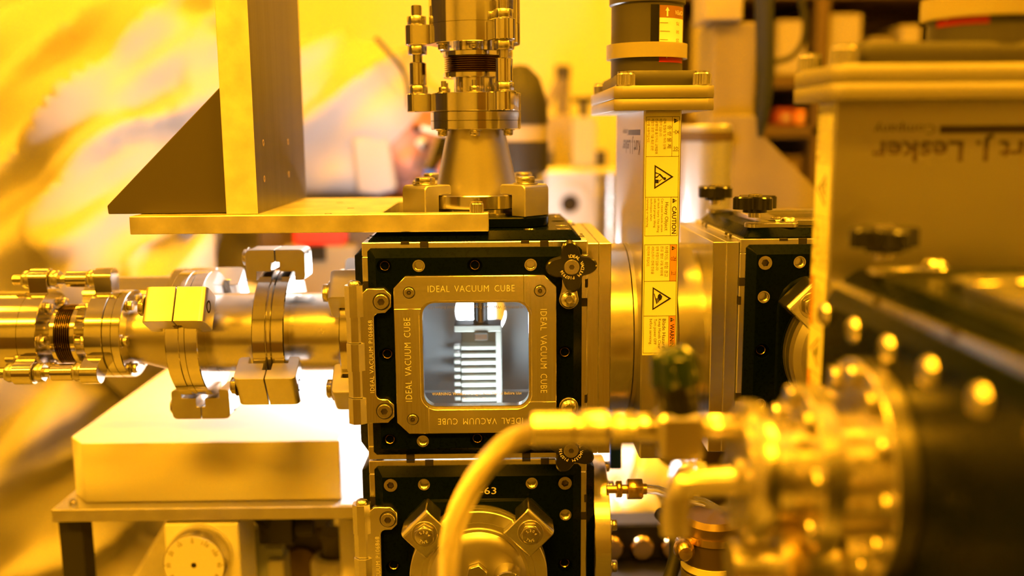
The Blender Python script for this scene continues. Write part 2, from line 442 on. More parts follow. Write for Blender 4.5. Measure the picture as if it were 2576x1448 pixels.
def bezel(parent, F, w0, texts=True, window='glass', flip=0):
    """four pin-wheel frame pieces round a square window with rounded corners"""
    W = F @ tr(0, 0, H+w0); OUT = 54.5; INN = 37.6; RC = 10.5; c = 8.0; th = 4.2; J = 32.6
    # top piece: full left end, stops at x=J on the right
    arc = lambda cx, cy_, a0, a1, n=8: [(cx+RC*math.cos(math.radians(a0+(a1-a0)*k/n)), cy_+RC*math.sin(math.radians(a0+(a1-a0)*k/n))) for k in range(n+1)]
    i = INN-RC
    yl = RC*math.sin(math.acos(min(1, (J-i)/RC)))
    ang_r = math.degrees(math.acos((J-i)/RC))
    top = [(-OUT, J), (-INN+(RC-RC*math.cos(math.asin((J-i)/RC))), J)] + arc(-i, i, 180-math.degrees(math.asin((J-i)/RC)), 90) + arc(i, i, 90, ang_r) + [(J, OUT), (-OUT+c, OUT), (-OUT, OUT-c)]
    holder = None
    for q in range(4):
        R_ = W @ rot('Z', -90*q+flip)
        p = MB(R_).prism(top, 0, th).obj('bezel_bar', 'alu_x' if q % 2 == 0 else 'alu', parent, .35)
        put(SCREW_S, 'bezel_screw', p, R_ @ tr(-44, 43.6, th-.4))
        ring_ = MB(R_ @ tr(-44, 43.6, th)).ring(3.5, 4.1, -.3, .06, 24).obj('counterbore', 'notch', p)
        if texts:
            T = R_ @ tr(-2.5, 46.0, th)
            if q == 3: T = R_ @ tr(-2.5, 46, th)
            text('IDEAL VACUUM CUBE', 'lettering', 'engrave', p, T, 4.5, 58, .06, 'CENTER', -.012, 1.7, 1.12)
    # glass and inner lip
    rr = rect(2*INN, 2*INN, RC, 8); r2 = rect(2*INN-3.4, 2*INN-3.4, RC-1.7, 8)
    l = MB(W).prism(rr, -6, 1.2, [r2]).obj('window_lip', 'steel_soft', parent)
    g = MB(W).prism(rect(2*INN+4, 2*INN+4, RC, 8), -9, -6.2).obj('window_pane', window, parent)
    if texts:
        T = W @ tr(0, 0, -6.1)
        text('WARNING: Window is Fragile. Read Manual Before Use', 'lettering', 'ink_white', g, T @ tr(0, -29.2, 0), 2.1, 62, .05)
        text('Tempered Glass.', 'lettering', 'ink_white', g, T @ tr(0, -33.0, 0), 2.1, 20, .05)
        text('WARNING: Window is Fragile. Read Manual Before Use', 'lettering', 'ink_white', g, T @ rot('Z', 180) @ tr(0, -31.2, 0), 2.1, 66, .05)
        text('Tempered Glass.', 'lettering', 'ink_white', g, T @ rot('Z', 180) @ tr(0, -34.6, 0), 2.1, 20, .05)
def hinge(parent, F, label=None):
    """milled hinge: C-shaped leaf with two screw ears and a five-knuckle barrel at its outer edge"""
    W = F @ tr(0, 0, H+PR); t0, t1 = .4, 4.6
    leaf = [(-77, -46.5), (-60.5, -46.5), (-56.2, -42), (-56.2, -33.5), (-60, -29.5), (-64.5, -29.5)]
    leaf += [(-68+3.5*math.cos(math.radians(a)), -26+3.5*math.sin(math.radians(a))) for a in (-90+360-0, 255, 235, 215, 195, 180)][1:]
    leaf = [(-77.5, -46.5), (-60.5, -46.5), (-56.2, -42.2), (-56.2, -33.8), (-60.2, -29.8), (-64.2, -29.8)]
    leaf += [(-64.2-4*math.sin(math.radians(a)), -25.8-4*math.cos(math.radians(a))) for a in (15, 35, 55, 75, 90)]
    leaf += [(-64.2-4*math.sin(math.radians(a)), 25.8-4*math.cos(math.radians(a))) for a in (90, 105, 125, 145, 165)]
    leaf += [(-64.2, 29.8), (-60.2, 29.8), (-56.2, 33.8), (-56.2, 42.2), (-60.5, 46.5), (-72, 46.5), (-77.5, 41.5)]
    lo = MB(W).prism(leaf, t0-.4, t1).obj('hinge_leaf', 'alu', parent, .4)
    if label: lo['label'] = label
    for v in (-37.8, 37.8):
        put(SCREW_H, 'hinge_screw', lo, W @ tr(-62.6, v, t1-.3)); MB(W @ tr(-62.6, v, t1)).ring(5.0, 5.9, -.2, .08, 28).obj('counterbore', 'notch', lo)
    text('IDEAL VACUUM P106868', 'lettering', 'engrave', lo, W @ tr(-70.6, 0, t1) @ rot('Z', 90), 2.9, 50, .05, 'CENTER', -.012, 1.2, 1.1)
    zs = [-46.5, -30, -13, 2.5, 20, 33, 50]
    prof = [(-83, -3.5), (-78.5, -3.5), (-75.2, -.5), (-75.2, 5), (-78.4, 8.2), (-83, 8.2), (-86.2, 5), (-86.2, -.5)]
    for k in range(5):
        v0, v1 = (-46.5, -28.5, -9.5, 9.5, 27.5, 49)[k], (-46.5, -28.5, -9.5, 9.5, 27.5, 49)[k+1]
        s = 1.0 if k % 2 == 0 else .97
        pr = [((-80.9+(x+80.7)*s*1.1, 2.3+(y-2.3)*s-(2.2 if k % 2 else 0))) for x, y in prof]
        mb = MB(W)
        n = len(pr); mb.add([(x, v0+.15, y) for x, y in pr]+[(x, v1-.15, y) for x, y in pr], [tuple(range(n)), tuple(range(n, 2*n))]+[(i, (i+1) % n, (i+1) % n+n, i+n) for i in range(n)])
        if k % 2 == 1: mb.box(-78, -74, v0+.15, v1-.15, 0, 4.4)
        mb.obj('knuckle', 'alu', lo, 0, 12)
    put(BUTTON, 'pin_screw', lo, W @ tr(-80.6, 49, 2.4) @ rot('X', -90) @ Matrix.Scale(.75, 4))
    return lo
def cube_box(label, loc, faces, group='modular vacuum cubes'):
    c = thing('vacuum_cube', label, 'vacuum chamber', loc, None, group); frame(c)
    return c
NOC = [(-60.7, 60.7), (-60.7, -60.7)]
# ---- cube A: hinged window door on the front
A = cube_box('dark green vacuum cube with a square glass window and lettered gold bezel', (0, H, 0), None)
plate('door_plate', FRONT, A, screws=[], wells=NOC+[(0, 60.7), (0, -60.7), (60.7, 0), (-60.7, 0)], threads=[(37.5, 61), (-37.5, 61), (-37.5, -61), (37.5, -61)],
      opening=rect(80, 80, 10, 6), label='black-green door plate with sunk screw holes')
bezel(A, FRONT, PR)
hinge(A, FRONT, 'gold hinge with two socket screws')
W = FRONT @ tr(0, 0, H+PR)
latch(A, W @ tr(63.3, 61.5, 0), screw_at=(-.3, -23.8)); star_knob(A, W @ tr(63.8, 61.5, 4), 4)
latch(A, W @ tr(63.3, -61.8, 0), screw_at=(-.3, 24.8)); star_knob(A, W @ tr(63.6, -63.2, 4), -26)
plate('cover_plate', TOP, A, screws=CB, opening=circ(34, 32))
plate('cover_plate', LEFT, A, opening=circ(33, 32)); 
# right side carries a plain square adapter instead of a cover plate; rear plate has the round light port
plate('rear_plate', BACK, A, material='alu_satin', opening=circ(21, 32), screws=CB, threads=[])
MB(BACK @ tr(0, 0, H)).prism(circ(23, 32), 3.5, 5.5).obj('port_pane', 'glass', A)
MB(BOTTOM @ tr(0, 0, H)).prism(rect(2*PB, 2*PB, 2), -8, -1, [circ(24, 32)]).obj('base_plate', 'alu_satin', A)
for F_ in (LEFT, RIGHT, TOP):
    MB(F_ @ tr(0, 0, H)).prism(rect(133, 133, 0), -9.4, -8.2, [circ(30, 32)]).obj('liner', 'chamber', A)
# ---- cube B below
B = cube_box('lower dark green vacuum cube carrying a round clamped flange and engraved 63', (0, H, -2*H-1.0), None)
Bz = -2*H-1.0
pb = plate('cover_plate', FRONT, B, screws=CB, opening=None)
hinge(B, FRONT, 'gold hinge with two socket screws')
text('-63', 'lettering', 'engrave', pb, FRONT @ tr(7.0, 56, H+PR), 5.0, 11.5, .06)
MB(FRONT @ tr(0, 0, H+PR)).frustum(rect(101, 101, 13), -.2, rect(98, 98, 13), 2.2).obj('port_boss', 'anod', B, .5)
plate('cover_plate', LEFT, B); plate('cover_plate', RIGHT, B)
# ---- cube C to the right, behind the big gate valve
CX = 256.0
Cc = cube_box('dark green vacuum cube between the two gate valves, black star knob on top', (CX, H, 0), None)
plate('cover_plate', FRONT, Cc, opening=circ(33, 32)); MB(FRONT @ tr(0, 0, H+PR)).frustum(rect(104, 104, 22, 5), -.2, rect(101, 101, 22, 5), 1.6).prism(circ(48.5, 40), 1.2, 2.2).obj('port_boss', 'anod', Cc, .4)
def top_door(parent):
    plate('door_plate', TOP, parent, screws=[], wells=[(60.7, 60.7), (60.7, -60.7), (0, 60.7), (0, -60.7)], threads=[(37.5, 61), (-37.5, 61), (-37.5, -61), (37.5, -61)], opening=rect(80, 80, 10, 6))
    bezel(parent, TOP, PR, texts=False)
top_door(Cc)
Wt = TOP @ tr(0, 0, H+PR)
latch(Cc, Wt @ tr(-63.4, -61.5, 0), screw_at=(23.8, .3)); star_knob(Cc, Wt @ tr(-63.4, -61.5, 9), 20, with_text=False)
latch(Cc, Wt @ tr(-63.4, 61.5, 0), screw_at=(23.8, .3)); star_knob(Cc, Wt @ tr(-63.4, 61.5, 9), 35, with_text=False)
# ---- long chamber in front of the second gate valve, near the camera
DY0, DY1 = -483., -179.; DM = (DY0+DY1)/2; DL = (DY1-DY0)/2
D = thing('long_vacuum_chamber', 'long blurred dark green chamber nearest the camera with a star knob', 'vacuum chamber', (CX, DM, 0))
mb = MB(); q_ = H-9.5
for s1 in (-1, 1):
    for s2 in (-1, 1):
        c_ = s1*(H+q_)/2; e_ = s2*(H+q_)/2; k_ = s2*(DL-4.75)
        mb.box(c_-4.75, c_+4.75, -DL, DL, e_-4.75, e_+4.75); mb.box(c_-4.75, c_+4.75, k_-4.75, k_+4.75, -q_, q_); mb.box(-q_, q_, k_-4.75, k_+4.75, s1*(H+q_)/2-4.75, s1*(H+q_)/2+4.75)
Df = mb.obj('frame', 'alu', D, .5, flat=True)
for y in (-110, -45, 25, 95): MB().box(-H-.15, -H+2.5, y-3, y+3, H-2.6, H+.15).obj('pry_slot', 'notch', Df)
def long_plate(name, F, su, sv, holes):
    W_ = F @ tr(0, 0, H); mb = MB(W_)
    mb.prism(rect(su, sv, 2.2), -.2, .7); mb.frustum(rect(su, sv, 2.2), .7, rect(su-12, sv-12, .6), PR)
    o = mb.obj(name, 'anod', D)
    for u, v in holes: put(BUTTON, 'button_screw', o, W_ @ tr(u, v, PR-.6)); 
    return o
us = [-139.5+k*46.5/1.24 for k in range(8)]
long_plate('side_plate', LEFT, 2*DL-7.6, 2*PB, [(u, v) for u in us for v in (61, -61)]+[(u, v) for u in (-139.5, 139.5) for v in (-25, 20)]+[(-90, 18), (-60, -30)])
long_plate('top_plate', TOP, 2*PB, 2*DL-7.6, [(v, u) for u in us[1:] for v in (61,)])
long_plate('end_plate', tr(0, -DL+H, 0) @ FRONT, 2*PB, 2*PB, CB)
MB().box(-q_, q_, DL-9, DL-5, -q_, q_).obj('rear_web', 'anod', D)
Wt = TOP @ tr(0, 0, H+PR)
kd = -209-DM
latch(D, Wt @ tr(-63.4, kd, 0), screw_at=(23.8, .3)); star_knob(D, Wt @ tr(-63.4, kd, 9), 10, with_text=False)
bezel(D, tr(4, 36, 0) @ TOP, PR, texts=False)
DY = -271.
# ---------------------------------------------------------------- claw clamps and pipe work
def single_claw(label, group, M, mt='alu_satin', bolt=True):
    """block claw: nose over the flange rim, foot on the plate, hex bolt on top. Local: radial +x, axis +z from the plate"""
    c = thing('claw_clamp', label, 'clamp', (0, 0, 0), None, group)
    A_ = M.copy(); A_.translation = A_.translation*S; c.matrix_world = A_
    prof = [(36.5, 22.5), (36.5, 15.6), (48.3, 15.6), (48.3, .05), (61.5, .05), (61.5, 22.5)]
    mb = MB(Matrix(((1, 0, 0, 0), (0, 0, -1, 0), (0, 1, 0, 0), (0, 0, 0, 1))))
    mb.prism(rounded(prof, 4, (0, 5)), -12.5, 12.5); mb.obj('jaw', mt, c, .7)
    if bolt: put(HEXB, 'hex_bolt', c, tr(50.5, 0, 22.5) @ rot('Z', 17))
    return c
def double_claw(label, group, M, mt='alu_satin'):
    """two facing jaws drawn together by one bolt. Local: radial +x, pipe axis z, joint at z=0"""
    c = thing('double_claw_clamp', label, 'clamp', (0, 0, 0), None, group)
    A_ = M.copy(); A_.translation = A_.translation*S; c.matrix_world = A_
    Q = Matrix(((1, 0, 0, 0), (0, 0, -1, 0), (0, 1, 0, 0), (0, 0, 0, 1)))
    for s in (1, -1):
        prof = [(41.5, s*14.2), (48.2, s*14.2), (48.2, s*3.2), (55, s*3.2), (55, s*.35), (64.5, s*.35), (64.5, s*22), (41.5, s*22)]
        prof = rounded(prof, 4.5, (6, 7))
        if s > 0: prof = prof[::-1]
        MB(Q).prism(prof, -13, 13).obj('jaw', mt, c, .35)
    put(HEXB, 'hex_bolt', c, tr(57.5, 0, 22) @ rot('Z', 10) @ Matrix.Scale(.86, 4))
    MB(tr(57.5, 0, -22)).ring(3.1, 4.6, -.15, .3, 24).obj('tapped_hole', 'notch', c)
    return c
def iso_flange(mb, z0, z1, r=47.5, ri=31):
    mb.lathe([(ri, z0), (r-.6, z0), (r, z0+.6), (r, z1-.6), (r-.6, z1), (ri, z1)], 64)
# vertical ISO port on top of cube A (all local z = world z, axis at x=0,y=76)
AX = (0, H, 0)
pd = thing('port_pedestal', 'low dark pedestal ring under the cone on the windowed cube', 'flange', AX)
MB().prism(rect(104, 104, 20, 4), H+PR, 90, [circ(31, 40)]).obj('base', 'anod', pd, .8)
MB().ring(31, 44.5, 90, 92, 56).ring(31, 40, 92, 95, 56).obj('centering_ring', 'steel', pd)
GTOP = 'claw clamps round the upright cone'
for lab, a in (('claw clamp at the front left foot of the upright cone', 225), ('claw clamp at the front right foot of the upright cone', 315),
               ('claw clamp half hidden behind the cone on its left', 135), ('claw clamp half hidden behind the cone on its right', 45)):
    single_claw(lab, GTOP, tr(0, H, 90) @ rot('Z', a))
def adjuster(label, M, cone, z_iso, angs, body_len, knobs):
    """cone reducer, bolted flanges, bellows and three tie rods, then the body tube"""
    t = thing('bellows_adjuster', label, 'vacuum fitting'); A_ = M.copy(); A_.translation = A_.translation*S; t.matrix_world = A_
    z = z_iso
    mb = MB(); iso_flange(mb, z, z+10, ri=29); mb.obj('base_flange', 'steel', t)
    z += 10
    MB().lathe([(31, z-1), (31, z), (21.3, z+cone), (21.3, z+cone+2)], 64).obj('cone', 'steel_satin', t)
    z += cone
    fl = MB().lathe([(21, z), (32.6, z), (33.2, z+.5), (33.2, z+12.4), (32.6, z+12.9), (21, z+12.9)], 64)
    fl = fl.obj('lower_flange', 'steel', t); MB().lathe([(33.25, z+6.2), (33.3, z+6.4), (33.25, z+6.6)], 64).obj('leak_groove', 'notch', fl)
    for k in range(6):
        a = k*60+30+angs[0]
        put(HEXS, 'flange_bolt', fl, rot('Z', a) @ tr(27.5, 0, z) @ rot('X', 180))
    z2 = z+13.1
    def lobed(z0, z1, name):
        pts = []
        for k in range(240):
            a = 2*PI*k/240; rr = 33.2
            for g in angs:
                d = (a-math.radians(g)+PI) % (2*PI)-PI
                # union of the disc with an 8.6 mm lobe centred 42 mm out
                cd_ = 42*math.cos(d); s_ = 42*math.sin(d)
                if abs(s_) < 8.6 and cd_ > 0: rr = max(rr, cd_+math.sqrt(8.6**2-s_*s_))
            pts.append((rr*math.cos(a), rr*math.sin(a)))
        return MB().prism(pts, z0, z1).obj(name, 'steel', t, .4)
    l1 = lobed(z2, z2+13, 'lobed_flange'); z3 = z2+13
    for k in range(6):
        a = k*60+30+angs[0]; put(HEXS, 'flange_nut', l1, rot('Z', a) @ tr(26, 0, z3)); MB(rot('Z', a) @ tr(26, 0, 0)).cyl(1.9, z3, z3+8.5, 14).obj('stud', 'bolt', l1)
    MB().lathe([(15.5, z3-.5), (15.5, z3+11), (23, z3+11), (23.4, z3+11.4), (23.4, z3+14.4), (20, z3+14.4)], 56).obj('neck', 'steel', t)
    pr = []; zb = z3+14.4
    for k in range(8): pr += [(19.2, zb+k*1.5), (19.6, zb+k*1.5+.25), (22.6, zb+k*1.5+.7), (22.6, zb+k*1.5+.85), (19.6, zb+k*1.5+1.25)]
    MB().lathe(pr, 56).obj('bellows', 'bellows', t, ang=20)
    zt = zb+12
    MB().lathe([(20, zt), (23.4, zt), (23.4, zt+3), (22.9, zt+3.4), (15.5, zt+3.4), (15.5, zt+9)], 56).obj('neck', 'steel', t)
    z4 = zt+8.5
    l2 = lobed(z4, z4+14, 'lobed_flange')
    for k in range(6):
        a = k*60+30+angs[0]; put(HEXS, 'flange_bolt', l2, rot('Z', a) @ tr(26, 0, z4) @ rot('X', 180))
    for g in angs:
        R_ = rot('Z', g) @ tr(42, 0, 0)
        rdd = MB(R_).cyl(3.6, z3-2, z4+28, 20)
        rdd = rdd.obj('tie_rod', 'bolt', t)
        for k in range(7): MB(R_ @ tr(0, 0, z4+22+k)).ring(3.4, 4.0, -.25, .25, 20).obj('thread', 'bolt', rdd) if k < 6 else None
        MB(R_).hexa(7.2, z3+.2, z3+6).obj('nut', 'steel_soft', rdd, .5)
        MB(R_).lathe([(0, z3+6.2), (5.6, z3+6.2), (6.2, z3+6.8), (6.2, z3+22), (5.6, z3+22.6), (0, z3+22.6)], 24).obj('sleeve', 'steel', rdd)
        MB(R_).hexa(7.2, z4-6.8, z4-.3).obj('nut', 'steel_soft', rdd, .5)
        MB(R_).hexa(7.2, z4+14.2, z4+20.5).obj('nut', 'steel_soft', rdd, .5)
    MB().lathe([(0, z4+14), (33.2, z4+14), (33.2, z4+14+body_len), (0, z4+14+body_len)], 64).obj('body_tube', 'steel', t)
    return z4
adjuster('upright polished bellows adjuster with cone standing on the windowed cube', tr(0, H, 0), 46, 95, (180, 300, 60), 80, 0)
# ---- horizontal line to the left of cube A: local z -> world -x
HL = Matrix(((0, 0, -1, 0), (0, 1, 0, 0), (1, 0, 0, 0), (0, 0, 0, 1)))     # local x->+z (up), y->+y, z->-x
def HLx(x0=0.): return tr(x0, H, 0) @ HL
adjuster('horizontal polished bellows adjuster at the far left end of the pipe line', HLx(), 38, 213.3, (0, 240, 120), 120, 0)
sp = thing('pipe_spool', 'short polished pipe between the windowed cube and the double clamps', 'pipe', (0, 0, 0)); sp.matrix_world = Matrix.Translation((0, H*S, 0)) @ HL
mb = MB(); iso_flange(mb, 89, 99, ri=29); mb.obj('flange', 'steel', sp)
MB().lathe([(30, 99), (30, 139)], 64).obj('pipe', 'steel_soft', sp)
mb = MB(); iso_flange(mb, 138.5, 148, ri=29); mb.obj('flange', 'steel', sp)
MB().ring(30, 44, 83, 89, 56).obj('centering_ring', 'steel', sp)
MB().ring(30, 47.6, 148.6, 150.6, 64).ring(30, 45.5, 148, 151.5, 64).obj('centering_ring', 'steel', sp)
s2 = thing('tee_pipe', 'polished pipe tee with a side branch pointing backwards', 'pipe', (0, 0, 0)); s2.matrix_world = sp.matrix_world.copy()
mb = MB(); iso_flange(mb, 151.5, 161.5, ri=29); mb.obj('flange', 'steel', s2)
MB().lathe([(30, 161), (30, 202)], 64).obj('pipe', 'steel_soft', s2)
mb = MB(); iso_flange(mb, 200, 209.5, ri=29); mb.obj('flange', 'steel', s2)
MB().ring(30, 47.2, 209.6, 213.2, 64).obj('centering_ring', 'steel', s2)
rs = thing('flange_stack', 'stack of bright polished rings behind the left pipe joint', 'pipe', (0, 162, 12))
for k in range(4): MB(rot('Y', 90)).lathe([(19, -258+k*10.5), (25, -258+k*10.5), (25.6, -257.4+k*10.5), (25.6, -250.4+k*10.5), (25, -249.8+k*10.5), (19, -249.8+k*10.5)], 48).obj('ring', 'steel', rs)
MB(rot('Y', 90)).lathe([(19, -330), (19, -217), (17, -217), (17, -262), (0, -262)], 40).obj('tube', 'steel', rs)
G1 = 'single claw clamps on the cube side flange'
for lab, a in (('claw clamp gripping the pipe flange beside the hinge top', 135), ('claw clamp gripping the pipe flange beside the hinge bottom', 225), ('grey claw clamp behind the pipe top beside the cube', 45), ('claw clamp under the pipe at the back of the cube', 315)):
    # local angles run from up (+z world) towards -y
    ang = {135: 45, 225: 135, 45: -45, 315: -135}[a]
    single_claw(lab, G1, HLx(0) @ tr(0, 0, 83) @ rot('Z', -ang))
G2 = 'double claw clamps along the pipe line'
for lab, x, a in (('double claw clamp on top of the middle pipe joint', 150, 0), ('double claw clamp low at the front of the middle pipe joint', 150, 120), ('double claw clamp behind the middle pipe joint', 150, -120),
                  ('double claw clamp at the front of the left pipe joint beside the cone', 211.5, 60), ('double claw clamp under the left pipe joint', 211.5, 180), ('double claw clamp behind the left pipe joint', 211.5, -60)):
    double_claw(lab, G2, HLx(0) @ tr(0, 0, x) @ rot('Z', -a))
# ---- clamped flange on the front of cube B
FB = tr(0, -PR-2.2, Bz) @ FRONT
bf = thing('blank_flange', 'round gold cover flange clamped to the lower cube', 'flange'); A_ = FB.copy(); A_.translation *= S; bf.matrix_world = A_
MB().ring(30, 45, 0, 4, 64).ring(30, 47.4, 1.2, 2.6, 64).obj('centering_ring', 'steel', bf)
MB().lathe([(20, 4), (47, 4), (47.5, 4.6), (47.5, 8), (45.6, 8), (45.6, 9.4), (47.5, 9.4), (47.5, 13.6), (46.9, 14.2), (39.5, 14.2), (38.8, 13.4), (35.6, 13.4), (35, 14.8), (34, 15), (0, 15)], 72).obj('flange_disc', 'alu_satin', bf, ang=20)
MB().lathe([(33, 15), (31.5, 17), (26, 19), (0, 19)], 64).obj('dome', 'steel_satin', bf)
MB(tr(-1, 6, 19)).hexa(7.5, 0, 6, ph=.3).obj('hex_nut', 'bolt', bf, .4)
MB(tr(20, 3, 17)).lathe([(0, 0), (9.5, 0), (9.5, 15), (8.8, 15.8), (0, 15.8)], 36).obj('side_post', 'steel', bf)
G3 = 'claw clamps on the lower cube flange'
for lab, a in (('claw clamp upper left of the flange on the lower cube', 135), ('claw clamp upper right of the flange on the lower cube', 45)):
    cl = single_claw(lab, G3, FB @ rot('Z', a), mt='alu')
    T = tr(50.5, 0, 22.5+5.6) @ rot('Z', -a)
    arc_text('S304', 'lettering', 'engrave', cl, T, 3.6, 130, 20, 1.9); arc_text('THE', 'lettering', 'engrave', cl, T, 3.6, 230, 300, 1.9)
# ---- clamped nipple on the front of cube C leading to gate valve 2
FC = tr(CX, -PR-2.2, 0) @ FRONT
nc = thing('pipe_nipple', 'ringed round nipple on the front of the cube with the top knob', 'pipe'); A_ = FC.copy(); A_.translation *= S; nc.matrix_world = A_
MB().ring(30, 47.4, 0, 5, 72).ring(30, 46, 5, 7.6, 72).ring(30, 47.5, 7.6, 14.4, 72).obj('flange', 'steel_satin', nc)
MB().lathe([(45.5, 14.4), (45.5, 17), (41, 20), (41, 134)], 64).obj('barrel', 'steel_satin', nc)
G4 = 'claw clamps on the nipple flange'
for lab, a in (('claw clamp on the nipple flange beside the long yellow sticker edge', 135), ('claw clamp low on the nipple flange', 225)):
    single_claw(lab, G4, FC @ rot('Z', a), mt='alu')

# ---------------------------------------------------------------- platform, post and gusset
PZ = H+PR+.2; PT = PZ+12.2; PY = 3.
pl = thing('platform_plate', 'long machined aluminium plate resting on the windowed cube', 'plate')
poly = [(-232, PY), (9.5, PY), (9.5, 22), (-62, 22), (-62, 132), (-40, 132), (-40, 178), (-232, 178)]
MB().prism([(-232, PY), (9.5, PY), (9.5, 17), (-64, 17), (-64, 128), (-20, 128), (-20, 178), (-232, 178)], PZ, PT).obj('plate_body', 'alu_plate', pl, .5)
for x, y in ((-100, 12), (-92, 60), (-110, 120)): MB(tr(x, y, PT)).ring(1.6, 2.6, -.2, .05, 20).obj('screw_hole', 'notch', pl)
put(SCREW_K, 'cap_screw', pl, tr(1.5, 9, PT) @ Matrix.Scale(.82, 4))
PX0, PX1, PYb = -169, -147.6, 176
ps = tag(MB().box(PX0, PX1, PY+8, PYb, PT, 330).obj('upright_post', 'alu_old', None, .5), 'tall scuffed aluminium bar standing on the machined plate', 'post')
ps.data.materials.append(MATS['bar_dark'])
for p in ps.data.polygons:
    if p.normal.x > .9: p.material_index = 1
for y, z in ((34, 118), (112, 118), (36, 143), (114, 143)):
    MB(tr(PX1, y, z) @ rot('Y', 90)).ring(1.2, 2.4, -.3, .08, 20).obj('tapped_hole', 'brass', ps)
gs = tag(MB(tr(0, PY+30, 0) @ rot('X', 90)).prism([(-253, PT+.3), (PX0-.1, PT+.3), (PX0-.1, 181.5), (-170.5, 181.5), (-253.5, 101)], 0, 12).obj('gusset', 'gusset', None, .5), 'dark triangular gusset bracing the aluminium bar', 'bracket')
sl = MB()
# ---------------------------------------------------------------- gate valves
def gate_valve(label, stick_label, M, flip=False):
    """local: narrow labelled edge faces -y, wide faces +-x, actuator on top; centre of the bore at origin"""
    v = thing('gate_valve', label, 'gate valve'); A_ = M.copy(); A_.translation *= S; v.matrix_world = A_
    hw, hd = 12.6, 76
    MB().box(-hw, hw, -hd, hd, -78, 163).obj('body', 'valve_body', v, 1.2)
    MB().prism(rect(66, 168, 5), 162, 169.6).obj('bonnet_flange', 'plate_tan', v, .5)
    MB().prism(rect(66, 168, 5), 169.9, 178).obj('bonnet_flange', 'plate_tan', v, .5)
    ac = MB().prism(rect(50, 136, 3), 178, 188.5).obj('actuator_base', 'dark_grey', v, .5)
    for y in (-77, -42, 42, 77):
        for x in (-25, 25):
            if abs(y) > 50: put(SCREW_K, 'cap_screw', v, tr(x, y, 178) @ Matrix.Scale(1.03, 4)); MB(tr(x, y, 178)).ring(5.4, 7, -.1, .7, 28).obj('washer', 'steel_soft', v)
    cyl_ = MB().lathe([(0, 188), (26, 188), (26, 238), (27.5, 239), (27.5, 247), (26, 248), (26, 300), (0, 300)], 64).obj('actuator', 'dark_grey', v)
    MB().ring(26.6, 29.4, 200.5, 210.8, 64).obj('indicator_ring', 'ring_plastic', v)
    # slot with the pointer, and the open/close scale wrapped round the cylinder (it faces the labelled edge)
    def wrap(a0, a1, z0, z1, r, name, m, n=12):
        mb = MB(); pts = [(math.radians(a0+(a1-a0)*k/n)) for k in range(n+1)]
        mb.add([(r*math.cos(a), r*math.sin(a), z0) for a in pts]+[(r*math.cos(a), r*math.sin(a), z1) for a in pts], [(k, k+1, k+2+n, k+1+n) for k in range(n)])
        return mb.obj(name, m, cyl_)
    wrap(-93, -80, 205, 236.5, 26.15, 'slot', 'black', 6)
    MB(rot('Z', -86) @ tr(26.2, 0, 205) @ rot('Y', 90)).lathe([(2.2, -1), (2.2, 2.6), (0, 2.8)], 20).obj('pointer_screw', 'steel_soft', cyl_)
    wrap(-79, -22, 209, 227.5, 26.2, 'scale_label', 'sticker_pale'); wrap(-79, -22, 227.5, 236, 26.2, 'scale_label', 'label_dark'); wrap(-79, -22, 197, 209, 26.2, 'scale_label', 'label_red')
    def onc(a, z): return rot('Z', a) @ tr(26.3, 0, z) @ rot('Z', 90) @ rot('X', 90)
    for s, z in (('75', 224), ('50', 218.2), ('25', 212.4)):
        text(s, 'lettering', 'ink', cyl_, onc(-43, z) @ rot('Z', 180), 2.2, 3.6, .05)
        MB(onc(-70, z)).box(-4, 2.5 if s != '50' else 4, -.16, .16, 0, .08).obj('tick', 'ink', cyl_)
    text('OPEN', 'lettering', 'sticker_pale', cyl_, onc(-40, 231.5) @ rot('Z', 180), 3.0, 10, .05)
    MB(onc(-66, 231.5)).prism([(-.6, -3), (.6, -3), (.6, .8), (1.7, .8), (0, 3.4), (-1.7, .8), (-.6, .8)], 0, .1).obj('arrow', 'sticker_pale', cyl_)
    MB(onc(-66, 203)).prism([(-.6, 3), (-.6, -.8), (-1.7, -.8), (0, -3.4), (1.7, -.8), (.6, -.8), (.6, 3)], 0, .1).obj('arrow', 'sticker_pale', cyl_)
    text('CLOSE', 'lettering', 'sticker_pale', cyl_, onc(-40, 203) @ rot('Z', 180), 2.8, 10, .05)
    # the long warning sticker: written along the edge, letters' tops towards +x
    Wd = 23.4; Z1, Z0 = 160.5, -3.5; L = Z1-Z0
    ST = tr(0, -hd-.12, 0) @ FRONT @ tr(0, (Z1+Z0)/2, 0) @ rot('Z', -90)     # local x = down the valve, y = +x world
    st = MB(ST).box(-L/2, L/2, -Wd/2, Wd/2, -.1, .1).obj('warning_sticker', 'sticker', v); st['label'] = stick_label
    e = -L/2; hy = Wd/2; HB = 5.4                                  # header band at the top (world right)
    def X(t): return e+t
    def U(x):          # each of the two printed units may be stuck on upside down
        if not flip: return ST
        c = X(42.0 if x-e < 84 else 124.5); return ST @ tr(c, 0, 0) @ rot('Z', 180) @ tr(-c, 0, 0)
    def line(x0, x1, y0, y1, m='ink'): MB(U((x0+x1)/2)).box(x0, x1, y0, y1, .1, .16).obj('ruled_line', m, st)
    secs = [(2.5, 28.5), (28.5, 55.5), (55.5, 81.5), (87.5, 112.5), (112.5, 136.5), (136.5, 162.5)]
    for a, b in secs:
        for x in (a, b): line(X(x)-.13, X(x)+.13, -hy+.6, hy-.6)
        line(X(a), X(b), hy-.86, hy-.6); line(X(a), X(b), -hy+.6, -hy+.86)
    for i in (0, 2, 3, 5):
        a, b = secs[i]
        if i in (3, 5): MB(U(X(a))).box(X(a), X(b), hy-HB, hy-.7, .09, .13).obj('orange_band', 'sticker_orange', st)
        line(X(a), X(b), hy-HB-.12, hy-HB+.12)
